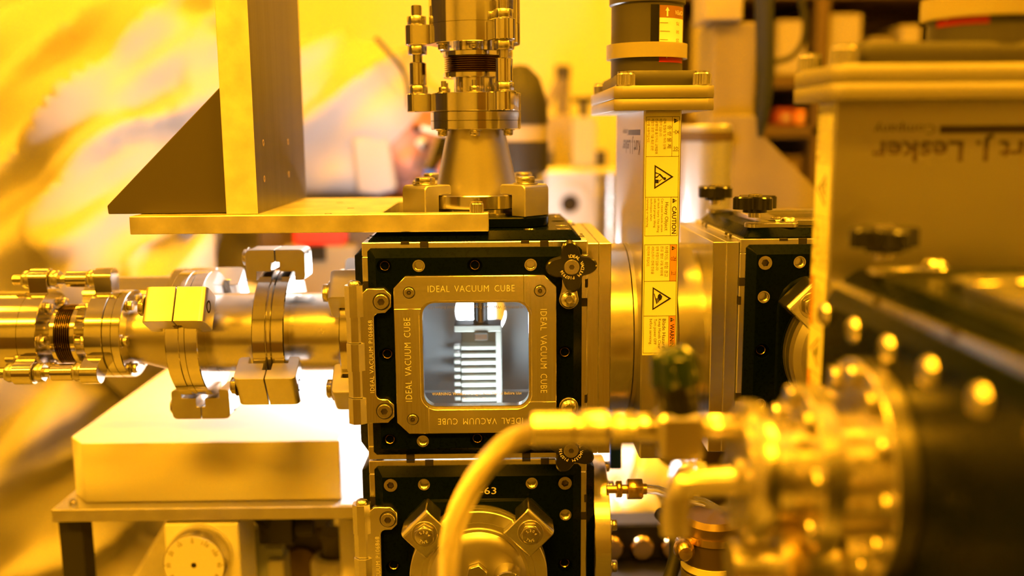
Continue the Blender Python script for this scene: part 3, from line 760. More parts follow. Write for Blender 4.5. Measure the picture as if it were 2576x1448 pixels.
    def tx(s, a, b, y, h, w_, al='CENTER', bold=0.): text(s, 'lettering', 'ink', st, U(X(a)) @ tr(X(a) if al == 'LEFT' else X((a+b)/2), y, .12), h, w_, .06, al, bold)
    def warn(x, y, r):
        MB(U(X(x)) @ tr(X(x), y, .13)).prism([(-r, -r*.8), (r, -r*.8), (0, r)], 0, .08).obj('warning_triangle', 'ink', st)
        MB(U(X(x)) @ tr(X(x), y, .13)).box(-r*.09, r*.09, -r*.2, r*.5, .08, .12).box(-r*.09, r*.09, -r*.6, -r*.36, .08, .12).obj('exclamation_mark', 'sticker', st)
    yh = hy-HB/2-.3
    warn(5.2, yh, 1.6); tx('주', 9, 16, yh, 3, 3); tx('의', 21, 26, yh, 3, 3)
    tx('중 량 물 체', 2.5, 28.5, 4.4, 2.2, 15)
    for k, s in enumerate(('근육 접질림 및 허리 상해', '위험이 있습니다.', '진공밸브를 옮기거나, 교체할때', '적절한 운반 기술 혹은 운반', '도구를 사용하십시오.')):
        tx(s, 3.6, 0, 1.3-k*2.7, 1.45, (20, 12, 23, 21, 16)[k], 'LEFT')
    warn(58, yh, 1.6); tx('CAUTION', 61, 81, yh, 2.9, 18.5, 'CENTER', .018)
    tx('Heavy Object', 55.5, 81.5, 3.6, 2.3, 19)
    for k, s in enumerate(('Can cause muscle strain', 'or back injury. Use lifting', 'aids and proper lifting', 'techniques when', 'removing or replacing.')):
        tx(s, 56.4, 0, .6-k*2.45, 1.45, (22.5, 22.8, 19.5, 15, 19.5)[k], 'LEFT')
    warn(90, yh, 1.5); tx('경', 94, 100, yh, 2.9, 3); tx('고', 104, 110, yh, 2.9, 3)
    for k, s in enumerate(('브레이드 위험 경고', '진공 밸브 구동 부위에', '상해 위험이 있습니다', '서비스하기 전에 전원을', '차단하여 주십시오.')):
        tx(s, 88.6, 0, 3.9-k*3.1, 1.6+.4*(k == 0), (21, 20, 16.5, 19, 14)[k], 'LEFT')
    warn(139.3, yh, 1.6); tx('WARNING', 141.5, 162, yh, 2.8, 19, 'CENTER', .018)
    for k, s in enumerate(('Blade Hazard', 'Keep Hands Clear', 'Turn power OFF', 'before servicing.')):
        tx(s, 138.6, 0, 3.2-k*3.0, 1.9+.5*(k == 0), (20.5, 21, 18, 18)[k], 'LEFT')
    def big_tri(x, c):
        T = U(X(x)) @ tr(X(x), 0, .12); r = 8.2
        o_, i_ = [(-r*.98, -r*.62), (r*.98, -r*.62), (0, r*.95)], [(-r*.80, -r*.52), (r*.80, -r*.52), (0, r*.72)]
        MB(T).prism(o_, 0, .07, [i_]).obj('warning_triangle', 'ink', st)
        mb = MB(T)
        if c == 0:      # figure bending to a load
            mb.prism(circ(1.0, 12, 1.2, 1.8), 0, .07); mb.prism([(.4, 1.2), (1.3, .6), (-1.2, -1.8), (-2.2, -1.2)], 0, .07)
            mb.prism([(-2.2, -1.2), (-1.2, -1.6), (.6, -3.2), (.6, -4.4), (-.1, -4.4), (-.3, -3.4)], 0, .07); mb.prism([(-2, -1.4), (-1.4, -1.2), (-2.4, -4.4), (-3.2, -4.4)], 0, .07)
            mb.prism([(.6, .9), (1.1, .6), (3.2, -1.8), (2.7, -2.0)], 0, .07); mb.box(1.8, 4.2, -4.3, -2.2, 0, .07)
        else:           # hand and blade
            mb.prism([(-3.6, 0), (-1.4, 1.6), (.6, 1.0), (1.6, -.4), (.2, -.6), (-.6, -1.6), (-2.4, -1.4)], 0, .07)
            for k in range(4): mb.prism([(-.6+k*.75, -.3-k*.1), (0+k*.75, -.2-k*.1), (.5+k*.8, -2.9+k*.35), (0+k*.8, -3.0+k*.35)], 0, .07)
            mb.prism([(-3.6, -3.8), (-3.3, -4.2), (3.6, -2.4), (3.5, -1.7)], 0, .07)
        mb.obj('pictogram', 'ink', st)
    big_tri(42, 0); big_tri(124.5, 1)
    # maker's name printed upside down on both wide faces
    for s in (-1, 1):
        T = (tr(s*(hw+.02), 0, 0) @ (RIGHT if s > 0 else LEFT)) @ tr(-10.5 if s > 0 else 14, 137.5, 0) @ rot('Z', 180)
        text('Kurt J. Lesker', 'lettering', 'ink_soft', v, T, 9.6, 93, .05, 'CENTER', .022)
        text('Company', 'lettering', 'ink_soft', v, T @ tr(31, -10.6, 0), 4.6, 30, .05)
        MB(T).box(-46, 14, -12.4, -8.6, .02, .08).obj('printed_bar', 'ink_soft', v)
    # round neck collars on both wide faces
    for s in (-1, 1):
        MB(tr(s*hw, 0, 0) @ rot('Y', 90*s)).lathe([(65.5, -1), (65.5, 2.6), (64.6, 3.2), (40, 3.2)], 80).obj('bore_collar', 'valve_body', v)
    return v
V1X = 125.8
gate_valve('slim upright gate valve between the two dark cubes, yellow warning sticker facing forward', 'yellow Korean and English warning sticker', tr(V1X, H, 0))
gate_valve('gate valve at the right edge whose wide printed face looks forward', 'yellow warning sticker seen nearly edge-on', tr(CX, -160, 0) @ rot('Z', -90), True)
# square adapters and short barrels either side of valve 1
def adapter(label, x0, x1, x2, s, b0, b1):
    t = thing('square_adapter', label, 'flange', (0, H, 0))
    MB(RIGHT).prism(rect(2*H-4, 2*H-4, 0), min(x0, x1), max(x0, x1)).obj('inner_square', 'alu', t, .5)
    MB(RIGHT).prism(rect(2*H-4, 2*H-4, 0), min(x1, x2)+.15, max(x1, x2)).obj('outer_square', 'alu', t, .5)
    MB(RIGHT).lathe([(65, min(b0, b1)), (65, max(b0, b1))], 96).obj('barrel', 'steel_soft', t)
    return t
adapter('square gold adapter block on the side of the windowed cube', H+.1, 84, 92.6, 1, 92, 109.8)
ad2 = adapter('square gold adapter block on the left of the cube with the top knob', 179.6, 171, 161.5, -1, 141.8, 162)
put(SCREW, 'cap_screw', ad2, RIGHT @ rot('Z', 200) @ tr(63.5, 0, 150) @ rot('Y', 90) @ Matrix.Scale(.9, 4))
mb = MB(tr(CX, -178, 0) @ FRONT).prism(rect(2*H-6, 2*H-6, 0), -1.6, .6); tag(mb.obj('square_adapter', 'alu', None, .5), 'thin square adapter between the printed gate valve and the long chamber', 'flange')
# ---------------------------------------------------------------- inside the windowed cube
h = thing('sample_cassette', 'white slotted sample cassette hanging inside the glass window', 'cassette', (0, 80, 0))
MB().box(-14, 14, 4, 8, -66, 0).obj('back_plate', 'ceramic', h, .6)
MB().box(13, 17.5, -12, 8, -66, 0).obj('side_plate', 'ceramic', h, .6)
MB().box(-18.5, 17.5, -13, 9, 0, 5.5).obj('top_block', 'ceramic', h, .8)
for k in range(10):
    z = -12.5-k*5.8
    MB().box(-13.5, 13.2, -12, 4.2, z-1.6, z+1.6).obj('shelf_bar', 'ceramic', h, .4); MB().box(-19, -14.2, -9, -2, z-1.4, z+1.4).obj('tooth', 'ceramic', h, .3)
MB(tr(1.5, -2, 0)).lathe([(0, 2), (5.6, 2), (5.6, 60), (0, 60)], 28).obj('hanging_rod', 'steel', h)
MB(tr(2, -14, -4)).box(-5, 5, -1, 2, -2, 3).obj('clip', 'bolt', h, .4)
lp = thing('chamber_light', 'small round unseen light on the floor inside the windowed cube', 'lamp', (0, 26, -H+8.3))  # placed out of sight to light the cassette from below
MB().cyl(16, 0, 6, 32).obj('housing', 'alu_satin', lp); MB().cyl(14, 6, 6.6, 32).obj('diffuser', 'led_small', lp)
# ---------------------------------------------------------------- white work lamp behind the cubes
lamp = thing('work_lamp', 'bright white lamp hidden behind the stacked cubes', 'lamp', (-34, 345, -157))
MB().cyl(46, 0, 8, 40).obj('base', 'white_plastic', lamp); MB().cyl(8, 8, 32, 20).obj('stem', 'white_plastic', lamp)
MB().lathe([(0, 32), (30, 32), (33, 36), (33, 172), (30, 176), (0, 176)], 40).obj('lit_tube', 'led', lamp); MB().cyl(30, 176, 184, 40).obj('cap', 'white_plastic', lamp)
sh = [(44*math.cos(math.radians(t_)), 44*math.sin(math.radians(t_))) for t_ in range(4, 82, 6)]
MB().prism(sh+[(x*1.05, y*1.05) for x, y in reversed(sh)], 8, 230).obj('added_shield', 'dark_grey', lamp)  # unseen shield added to keep lamp light off the beige column
# ---------------------------------------------------------------- table, box and added white glare surfaces at left
tb = thing('side_table', 'low metal bench with black legs under the pale box', 'table')
MB().prism([(-358, 116), (-84, 116), (-84, 190), (40, 190), (40, 385), (-84, 385), (-84, 520), (-358, 520)], -168, -157).obj('table_top', 'alu_satin', tb, .6)
for x, y in ((-350, 140), (-350, 500), (-100, 500)): MB(tr(x, y, 0)).box(-10, 10, -10, 10, -1000, -168).obj('leg', 'black_matte', tb, .8)
put(SCREW_K, 'cap_screw', tb, tr(-343, 124, -157) @ Matrix.Scale(.6, 4))
tag(MB(tr(0, 0, 0)).prism([(-335, 130), (-119.5, 130), (-119.5, 420), (-352, 420), (-352, 150)], -156.8, -105).obj('pale_box', 'white_box', None, .8), 'pale flat box lying on the bench under the pipe line', 'box')
tag(MB().prism([(-118.5, 118), (-85, 118), (-85, 191), (-60, 191), (-60, 300), (-118.5, 300)], -156.9, -156.2).obj('glare_sheet', 'white_plastic', None), 'white sheet added for the lamp glare on the bench between the pale box and cubes', 'glare_patch')  # white colour stands in for bench top glaring under the lamp
wb = thing('glare_board', 'added white reflector board behind the lamp beside the cubes', 'board', (-150, 440, -156.9))  # made-up reflector board; its lamp-lit face gives the blown-out white
MB().box(-90, 90, -3, 3, 0, 120).obj('panel', 'white_plastic', wb, 1); MB().box(-30, 30, 3, 40, 0, 6).obj('foot', 'white_plastic', wb, 1)
dl = thing('dial_actuator', 'round numbered dial on a square white block under the bench', 'dial', (-236, 96, -198))
MB().box(-30, 32, 20, 70, -60, 27).obj('block', 'white_plastic', dl, 1.2)
kn = [((25.6 if k % 2 else 24.6)*math.cos(2*PI*k/160), (25.6 if k % 2 else 24.6)*math.sin(2*PI*k/160)) for k in range(160)]
dd = MB(FRONT).prism(kn, -18, -1).obj('dial_rim', 'steel_soft', dl)
MB(FRONT).lathe([(24.6, -1), (24.2, 0), (0, 0)], 64).cyl(27, -20, -17, 64).obj('dial_face', 'dial', dl)
MB(FRONT).cyl(2.2, 0, .3, 20).obj('centre_hole', 'notch', dl)
for k in range(12):
    a = math.radians(90+30*k); T = FRONT @ tr(20.5*math.cos(a), 20.5*math.sin(a), 0) @ rot('Z', 30*k)
    text(str((k*10) % 120), 'lettering', 'ink', dl, T, 3.2, None, .08)
    MB(FRONT @ rot('Z', 90+30*k)).box(22.4, 24, -.25, .25, 0, .08).obj('tick', 'ink', dl)
MB(FRONT).box(-34, -22, -34, -22, -16, 2).obj('side_lug', 'alu', dl, .8)
tag(MB().tube([at(455, 1330, 170)-Vector((0, 0, 6)), at(475, 1290, 170), at(520, 1275, 170), at(590, 1278, 165), at(640, 1300, 160), at(670, 1330, 158)], 3.0, 10).obj('cable', 'rubber', None), 'black cable arching over the dial block', 'cable')
for nm, col, dz, lab in (('wire', 'red', 0, 'thin red wire beside the dial block'), ('wire', 'sticker', 2.2, 'thin yellow wire beside the dial block')):
    tag(MB().tube([at(595, 1275, 168)+Vector((0, 0, dz)), at(620, 1295, 168)+Vector((0, 0, dz)), at(655, 1320, 168)+Vector((0, 0, dz))], .9, 8).obj(nm, col, None), lab, 'wire')
p = at(700, 1320, 180); cn = thing('cable_plug', 'black plug hanging under the bench edge', 'plug', p)
MB().box(-16, 16, -12, 12, -14, 12).obj('shell', 'black', cn, 1.5); MB(tr(16, 0, -2) @ rot('Y', 90)).cyl(8, 0, 16, 20).obj('gland', 'black_matte', cn)
p = at(655, 1400, 190); bk = thing('grey_bracket', 'blue-grey bracket standing beside the dial block', 'bracket', p)
MB(FRONT).prism([(-13, -45), (22, -45), (22, 12), (8, 12), (4, 26), (-8, 30), (-13, 14)], -8, 8).obj('upright', 'bluegrey', bk, 1); MB().box(10, 24, -14, 14, -45, 2).obj('block', 'grey', bk, 1)
tag(MB(FRONT).prism([(at(300, 1460, 300).x, -330), (at(470, 1460, 300).x, -330), (at(560, 1300, 300).x, -200), (at(520, 1300, 300).x, -180)], -318, -300).obj('sloping_strut', 'alu_old', None, 1), 'sloping strut under the bench behind the dial', 'strut')
p = at(845, 1420, 230); cu = thing('white_cup', 'white round canister behind the lower hinge', 'canister', p)
MB().lathe([(0, -50), (24, -50), (24, 4), (21, 10), (16, 12), (14, 8), (14, 0), (0, 0)], 40).obj('shell', 'white_plastic', cu); MB().lathe([(0, 4), (13, 4), (13, 26), (15, 30), (15, 34), (0, 34)], 32).obj('stopper', 'dark_grey', cu)
tag(MB().lathe([(0, 0), (9, 0), (9, 80), (0, 80)], 28).obj('white_post', 'white_plastic', None), 'bright white post tight behind the lower hinge', 'post').location = at(893, 1448, 200)*S-Vector((.004, 0, .02))
p = at(770, 1390, 260); mt_ = thing('dark_motor', 'dark motor body in the shade under the bench', 'motor', p)
MB().box(-26, 26, -20, 20, -60, 34).obj('housing', 'dark_grey', mt_, 2); MB(FRONT).cyl(16, 20, 26, 28).obj('end_cap', 'bronze_dark', mt_); MB().box(-18, 18, -21, -20, -40, -30).obj('nameplate', 'brass', mt_)

# ---------------------------------------------------------------- right of the lower cube
RB = tr(H+PR, H-20, Bz) @ RIGHT
fr = thing('side_flange', 'gold bolted flange on the side of the lower cube', 'flange'); A_ = RB.copy(); A_.translation *= S; fr.matrix_world = A_
MB().lathe([(0, 0), (56, 0), (56.6, .6), (56.6, 11.4), (56, 12), (0, 12)], 64).obj('disc', 'alu', fr)
for k in range(10): put(HEXS, 'hex_bolt', fr, rot('Z', 36*k+10) @ tr(48, 0, 12) @ Matrix.Scale(1.1, 4))
q = at(1540, 1230, 20); fx = thing('tube_fitting', 'small brass compression fitting beside the lower cube', 'fitting', (H+PR+12, 20, q.z))
Rx = rot('Y', 90)
MB(Rx).cyl(3, -2, 10, 16).cyl(6.5, 5, 9, 6).cyl(3.4, 9, 13, 16).obj('stem', 'brass', fx, .3); MB(Rx).cyl(8, 13, 24, 6).obj('nut', 'brass', fx, .5); MB(Rx).cyl(4, 24, 27, 16).obj('ferrule', 'brass', fx)
a0 = Vector((H+PR+39, 20, q.z))
tag(MB().tube([a0, a0+Vector((8, 0, -1)), at(1700, 1248, 20), at(1770, 1262, 15), at(1830, 1295, 10), at(1852, 1345, 5), at(1850, 1448, 0)], 3.4, 16).obj('clear_tube', 'tube_clear', None), 'clear plastic tube curving right from the brass fitting', 'tube')
def lumpy(name, pts, rad, m, seed, amp=.18, n=20, cap=True):
    """crumpled foil wrap round a bent pipe"""
    random.seed(seed); P = [Vector(p) for p in pts]; fine = []; rr = []
    for i in range(len(P)-1):
        for k in range(6):
            t = k/6; fine.append(P[i].lerp(P[i+1], t)); rr.append((rad[i]*(1-t)+rad[i+1]*t)*(1+random.uniform(-amp, amp)*.5))
    fine.append(P[-1]); rr.append(rad[-1])
    mb = MB().tube(fine, rr, n)
    mb.v = [p+Vector((random.uniform(-1, 1), random.uniform(-1, 1), random.uniform(-1, 1)))*amp*7 for p in mb.v]
    return mb.obj(name, m, None, ang=60)
tag(lumpy('foil_wrapped_pipe', [at(1500, 1225, 330), at(1560, 1180, 330), at(1615, 1195, 330), at(1680, 1230, 335), at(1740, 1238, 345)], [34, 36, 28, 17, 14], 'foil', 3, .12), 'crumpled silver foil wrapped round a pipe beside the lower cube', 'foil wrap')
tag(lumpy('foil_wrapped_elbow', [at(1480, 1300, 270), at(1560, 1292, 270), at(1615, 1268, 270), at(1622, 1300, 270), at(1570, 1325, 270), at(1490, 1330, 270)], [22, 25, 20, 19, 17, 14], 'foil', 5, .12), 'silver foil wrapped elbow below the brass fitting', 'foil wrap')
tag(lumpy('foil_bundle', [at(1695, 1170, 240), at(1735, 1185, 240), at(1770, 1195, 240)], [11, 15, 9], 'foil', 8, .3), 'small crinkled foil bundle behind the yellow tube', 'foil wrap')
wt = thing('taped_tube', 'white tube with a blue and red tape end at the bottom', 'tube')
b0, b1, b2 = at(1545, 1475, 325), at(1655, 1398, 325), at(1695, 1358, 325)
MB().rod(b0, b1, 12, 24).obj('white_sleeve', 'white_plastic', wt); MB().rod(b1-(b1-b0)*.02, b1.lerp(b2, .8), 11.4, 24, 10).obj('blue_sleeve', 'blue', wt)
MB().rod(at(1645, 1428, 308), at(1675, 1404, 308), 6.5, 20).obj('red_cap', 'red', wt)
tag(MB().box(-5, 5, -4, 4, -20, 14).obj('blue_tag', 'blue', None, 1), 'small blue tag behind the hose nut', 'tag').location = at(1548, 1118, 120)*S
g1 = thing('lower_manifold', 'row of round gold caps in the shade below the foil', 'manifold', (at(1580, 1430, 190).x, 190, -241.9))
MB().box(-30, 90, 0, 30, 0, 34).obj('block', 'black_matte', g1, 2)
for x in (-16, 12, 40, 68): MB(tr(x, 0, 14) @ FRONT).lathe([(0, 0), (11, 0), (11, 8), (9, 11), (0, 12)], 28).obj('cap', 'brass', g1)
p = at(1790, 1380, 0); rg = thing('gas_regulator', 'dark banded regulator body low behind the yellow tube', 'regulator', p)
MB().lathe([(0, -40), (21, -40), (21, 22), (18, 26), (0, 26)], 36).obj('body', 'bronze_dark', rg); MB().ring(20.5, 22.2, 10, 15, 40).obj('band', 'brass', rg); MB().ring(20.5, 21.6, -12, -7, 40).obj('band', 'sticker', rg); MB().ring(20.6, 21.4, -36, -14, 40).obj('data_label', 'plate_tan', rg)
p = at(1722, 1385, -20); kb = thing('yellow_cap', 'round amber cap beside the regulator', 'cap', p); MB(FRONT).lathe([(0, -6), (6.5, -6), (7.3, -3), (6.8, 2), (4.6, 5), (0, 6)], 28).obj('dome', 'brass', kb); MB(FRONT).cyl(4, -16, -6, 20).obj('stem', 'bolt', kb)
tag(MB().tube([at(1660, 1290, 40), at(1700, 1330, 20), at(1700, 1400, 10), at(1680, 1470, 0)], 5, 12).obj('dark_hose', 'rubber', None), 'dark hose dropping past the amber cap', 'hose')

# ---------------------------------------------------------------- foreground gas line (out of focus)
FY = -232.
def pt(px, py, Y=FY): return at(px, py, Y)
hs = thing('braided_hose', 'braided metal hose curving up in front of the cubes', 'hose')
ctrl = [at(1125, 1560, -190), at(1131, 1400, -195), at(1150, 1300, -202), at(1200, 1200, -212), at(1265, 1125, -222), at(1330, 1090, -229), at(1375, 1080, FY)]
def spline(P, n=10):
    out = []
    for i in range(len(P)-1):
        p0, p1, p2, p3 = P[max(i-1, 0)], P[i], P[i+1], P[min(i+2, len(P)-1)]
        for k in range(n):
            t = k/n; out.append(.5*((2*p1)+(p2-p0)*t+(2*p0-5*p1+4*p2-p3)*t*t+(3*p1-p0-3*p2+p3)*t*t*t))
    return out+[P[-1]]
path = spline(ctrl, 12); N = 24
ho = MB().tube(path, 5.4, N).obj('braid', 'braid', hs)
me = ho.data; uv = me.uv_layers.new(name='UVMap')
cum = [0.]
for a_, b_ in zip(path, path[1:]): cum.append(cum[-1]+(b_-a_).length)
for poly in me.polygons:
    idx = [me.loops[l].vertex_index for l in poly.loop_indices]; ks = [i % N for i in idx]; wrapk = max(ks)-min(ks) > N/2
    for l, i, k in zip(poly.loop_indices, idx, ks):
        uv.data[l].uv = ((k+(N if wrapk and k < N/2 else 0))/N, cum[min(i//N, len(cum)-1)]/34.)
LZ = pt(1345, 1080).z; LX = lambda px: pt(px, 1080).x
def lx(name, m, parent, x0, x1, r, n=28, prof=None, bevel=.4, z=LZ, y=FY, ph=0.):
    T = tr(0, y, z) @ rot('Y', 90)
    mb = MB(T); mb.lathe(prof, n) if prof else mb.cyl(r, x0, x1, n, ph=ph)
    return mb.obj(name, m, parent, bevel if not prof else 0)
lx('crimp_collar', 'fitting', hs, LX(1338), LX(1440), 8.2); lx('crimp_collar', 'fitting', hs, 0, 0, 0, prof=[(0, LX(1440)), (6.2, LX(1440)), (8.8, LX(1462)), (8.8, LX(1524)), (0, LX(1524))])
gl = thing('gas_valve', 'small gas valve with a dark green knob in front of the sticker', 'valve', (0, 0, 0))
lx('nut', 'fitting', gl, LX(1534), LX(1600), 8.2, 6, ph=.5); lx('nut', 'fitting', gl, LX(1600), LX(1652), 7.0, 6)
b0, b1 = LX(1652), LX(1762); MB(tr(0, FY, LZ)).box(b0, b1, -10, 10, -13, 8.5).obj('valve_body', 'fitting', gl, 2.0)
lx('nut', 'fitting', gl, LX(1775), LX(1850), 6.6, 6, ph=.3); lx('tube_stub', 'fitting', gl, LX(1845), LX(1930), 4.0); lx('tube_stub', 'fitting', gl, LX(1760), LX(1778), 5.0)
KX = (b0+b1)/2; T = tr(KX, FY, LZ+8) @ rot('Y', -7)
MB(T).cyl(9.2, 0, 9, 28).lathe([(0, 9), (9.8, 9), (9.8, 13), (0, 13)], 28).obj('knob_skirt', 'black', gl)
lob = [((9.6+1.5*math.cos(6*2*PI*k/72))*math.cos(2*PI*k/72), (9.6+1.5*math.cos(6*2*PI*k/72))*math.sin(2*PI*k/72)) for k in range(72)]
MB(T).frustum(lob, 12, [(x*.92, y*.92) for x, y in lob], 25).frustum([(x*.92, y*.92) for x, y in lob], 25, [(x*.55, y*.55) for x, y in lob], 29.5).obj('knob_grip', 'green_glass', gl, .5)
# side port of the near cube: flange, cone, small clamp and disc
PZc = 8.0; PYc = DY+12
T = tr(CX-H-PR, PYc, PZc) @ LEFT                 # local z = -x
sp_ = thing('near_port_spool', 'gold stepped spool bolted to the near cube side', 'vacuum fitting'); A_ = T.copy(); A_.translation *= S; sp_.matrix_world = A_
mb = MB(); mb.lathe([(20, 0), (46, 0), (46.6, .6), (46.6, 9), (46, 9.6), (20, 9.6)], 64); mb.obj('flange', 'fitting', sp_)
for k in range(12):
    a = 30*k; put(HEXB, 'hex_bolt', sp_, rot('Z', a) @ tr(40, 0, 9.6) @ Matrix.Scale(.72, 4))
MB().lathe([(24, 9), (24, 24), (35, 24), (35.6, 24.6), (35.6, 32), (35, 32.6), (21, 32.6), (21, 52)], 56).obj('barrel', 'fitting', sp_)
for k in range(8): put(HEXB, 'hex_bolt', sp_, rot('Z', 45*k+12) @ tr(30.5, 0, 32.6) @ Matrix.Scale(.7, 4))
MB().lathe([(0, 52), (24, 52), (24.6, 52.6), (24.6, 57), (24, 57.6), (0, 57.6)], 48).obj('end_disc', 'fitting', sp_)
cl = thing('hinged_clamp', 'gold hinged ring clamp round the spool end disc', 'clamp'); cl.matrix_world = A_
MB().lathe([(23, 47.5), (28.5, 47.5), (29.5, 50), (29.5, 54), (27.5, 56), (24.8, 56), (24.8, 50), (23, 47.5)], 56).obj('ring', 'fitting', cl)
MB(rot('Z', 200)).box(26, 44, -6, 6, 47, 55).obj('closing_lug', 'fitting', cl, 1.5)
MB(rot('Z', 200) @ tr(38, 0, 51) @ rot('X', 90)).cyl(3, -26, 18, 16).obj('clamp_bolt', 'bolt', cl)
wn = MB(rot('Z', 200) @ tr(38, 18, 51)); wn.box(-14, 14, -2.5, 3, -4, 4); wn.obj('wing_nut', 'fitting', cl, 2)
# elbow tube below the valve
ep = [at(2020, 1200, -262), at(1900, 1208, -255), at(1760, 1214, -248), at(1722, 1222, -246), at(1705, 1250, -246), at(1700, 1300, -246), at(1700, 1340, -246)]
el = thing('elbow_tube', 'gold tube with a bend pointing down below the gas valve', 'tube')
MB().tube(spline(ep, 8), 6.6, 24).obj('bent_tube', 'fitting', el); MB().rod(at(1850, 1180, -262), at(2035, 1176, -262), 4.6, 20).obj('upper_tube', 'fitting', el)
MB().rod(at(1985, 1150, -268), at(2050, 1330, -268), 5.5, 20).obj('strut', 'fitting', el)
p = at(2010, 1420, -258); lw = thing('lower_coupling', 'gold clamp coupling stacked below the near port', 'vacuum fitting', p)
MB(rot('Y', 90)).lathe([(0, -30), (12, -30), (12, -14), (22, -12), (22, -4), (16, 0), (16, 12), (24, 14), (24, 22), (0, 22)], 40).obj('spool', 'fitting', lw)
MB(rot('Y', 90)).ring(20, 26, -10, -4, 40).obj('ring', 'brass', lw); MB(tr(24, 0, 6)).box(0, 16, -9, 9, -16, 16).obj('side_block', 'bronze_dark', lw, 2)
for k in range(6): put(HEXB, 'hex_bolt', lw, rot('Y', 90) @ rot('Z', 60*k) @ tr(18, 0, 22) @ Matrix.Scale(.6, 4))
p = at(1900, 1400, -150); gv = thing('needle_valve', 'yellow-gold needle valve low beside the coupling', 'valve', p)
MB().box(-14, 14, -10, 10, -24, 4).obj('body', 'brass', gv, 2); MB().cyl(6, 4, 18, 6).cyl(4, 18, 26, 20).obj('bonnet', 'brass', gv, .6); MB().lathe([(0, 26), (11, 26), (12, 28), (12, 34), (11, 36), (0, 36)], 28).obj('handwheel', 'sticker', gv)
# ---------------------------------------------------------------- the worker in a white coverall
def fused(name, caps, material, parent, voxel, smooth=6, disp=None, folds=0):
    """one continuous skin over overlapping tapered limbs"""
    mb = MB()
    for c in caps:
        p0, p1, r0, r1 = Vector(c[0]), Vector(c[1]), c[2], c[3]
        sq = c[4] if len(c) > 4 else 1.0
        A_, L = align(p0, p1); n = 20; pr = [(0, -r0)]
        for k in range(1, 6): a = PI/2*(1-k/5); pr.append((r0*math.cos(a), -r0*math.sin(a)))
        for k in range(0, 5): a = PI/2*k/5; pr.append((r1*math.cos(a), L+r1*math.sin(a)))
        pr.append((0, L+r1)); mb.T = A_ @ Matrix.Diagonal((sq, 1, 1, 1)); mb.lathe(pr, n)
    o = mb.obj(name, material, parent)
    m = o.modifiers.new('r', 'REMESH'); m.mode = 'VOXEL'; m.voxel_size = voxel*S; m.use_smooth_shade = True
    s_ = o.modifiers.new('s', 'SMOOTH'); s_.iterations = smooth; s_.factor = .6
    for size, amt in (disp or []):
        tx_ = bpy.data.textures.new('folds', 'CLOUDS'); tx_.noise_scale = size*S; tx_.noise_depth = 2
        d_ = o.modifiers.new('d', 'DISPLACE'); d_.texture = tx_; d_.strength = amt*S; d_.mid_level = .5; d_.texture_coords = 'LOCAL'
    dg = bpy.context.evaluated_depsgraph_get(); me2 = bpy.data.meshes.new_from_object(o.evaluated_get(dg))
    for p_ in me2.polygons: p_.use_smooth = True
    if folds:
        from mathutils import noise
        Rm = Matrix.Rotation(math.radians(38), 3, 'Y')
        ns = [v.normal.copy() for v in me2.vertices]
        for v, n_ in zip(me2.vertices, ns):
            q = Rm @ (v.co/S); q = Vector((q.x/330, q.y/260, q.z/75))
            f = 1-abs(noise.noise(q))*2.2; g = noise.noise(q*2.3+Vector((5, 1, 2)))
            k_ = .4 if (v.co/S-HC).length < 260 else 1.0; v.co = v.co+n_*(folds*k_*S*(f*f*.8+g*.4-.3))
    old = o.data; o.modifiers.clear(); o.data = me2; bpy.data.meshes.remove(old); me2.name = name
    return o
pe = thing('person', 'worker in a white hooded coverall and goggles bending over the bench', 'person', (-760, 820, -1000))
PO = Vector((-760, 820, -1000))
def P_(x, y, z): return Vector((x, y, z))-PO
HC = P_(-184, 800, 162); fd = Vector((.86, -.34, -.38)).normalized()         # head centre and gaze
sd = fd.cross(Vector((0, 0, 1))).normalized(); hu = sd.cross(fd).normalized()   # right-hand side and crown directions
caps = [(P_(-740, 830, -210), P_(-620, 825, 60), 200, 190), (P_(-620, 825, 60), P_(-470, 815, 200), 190, 160), (P_(-760, 820, 150), P_(-520, 815, 250), 130, 115),
        (P_(-470, 815, 200), P_(-330, 805, 175), 135, 100),
        (P_(-660, 740, -240), P_(-630, 740, -620), 145, 105), (P_(-630, 740, -620), P_(-650, 745, -960), 92, 66), (P_(-650, 745, -955), P_(-540, 740, -965), 45, 36),
        (P_(-760, 920, -240), P_(-690, 925, -620), 140, 100), (P_(-690, 925, -620), P_(-740, 930, -960), 88, 62), (P_(-740, 930, -955), P_(-630, 925, -965), 45, 36),
        (P_(-520, 700, 150), P_(-500, 650, -90), 100, 80), (P_(-500, 650, -90), P_(-385, 600, -60), 74, 60),
        (P_(-480, 935, 150), P_(-420, 985, -80), 95, 75), (P_(-420, 985, -80), P_(-300, 960, -100), 70, 52),
        (HC-fd*60+hu*6, HC+fd*10+hu*26, 112, 102), (HC-hu*52-fd*50, HC-hu*44-fd*2, 92, 90), (HC+fd*18+sd*62-hu*20, HC+fd*16+sd*54-hu*60, 30, 34)]
coat = fused('coverall', caps, 'suit', pe, 12, 5, None, 58)
face = fused('head', [(HC+hu*10, HC+fd*44+hu*8, 76, 80, .9), (HC+fd*30-hu*40, HC+fd*62-hu*70, 62, 34), (HC+fd*60+hu*36, HC+fd*66+hu*30, 56, 50),
      (HC+fd*104+hu*20, HC+fd*140-hu*16, 11, 17), (HC+fd*98-sd*30-hu*12, HC+fd*94-sd*28-hu*20, 28, 24), (HC+fd*98+sd*30-hu*12, HC+fd*94+sd*28-hu*20, 28, 24),
      (HC+fd*106-sd*16-hu*54, HC+fd*106+sd*16-hu*54, 11, 11), (HC+fd*104-sd*14-hu*66, HC+fd*104+sd*14-hu*66, 11, 11)], 'skin', pe, 5, 4)
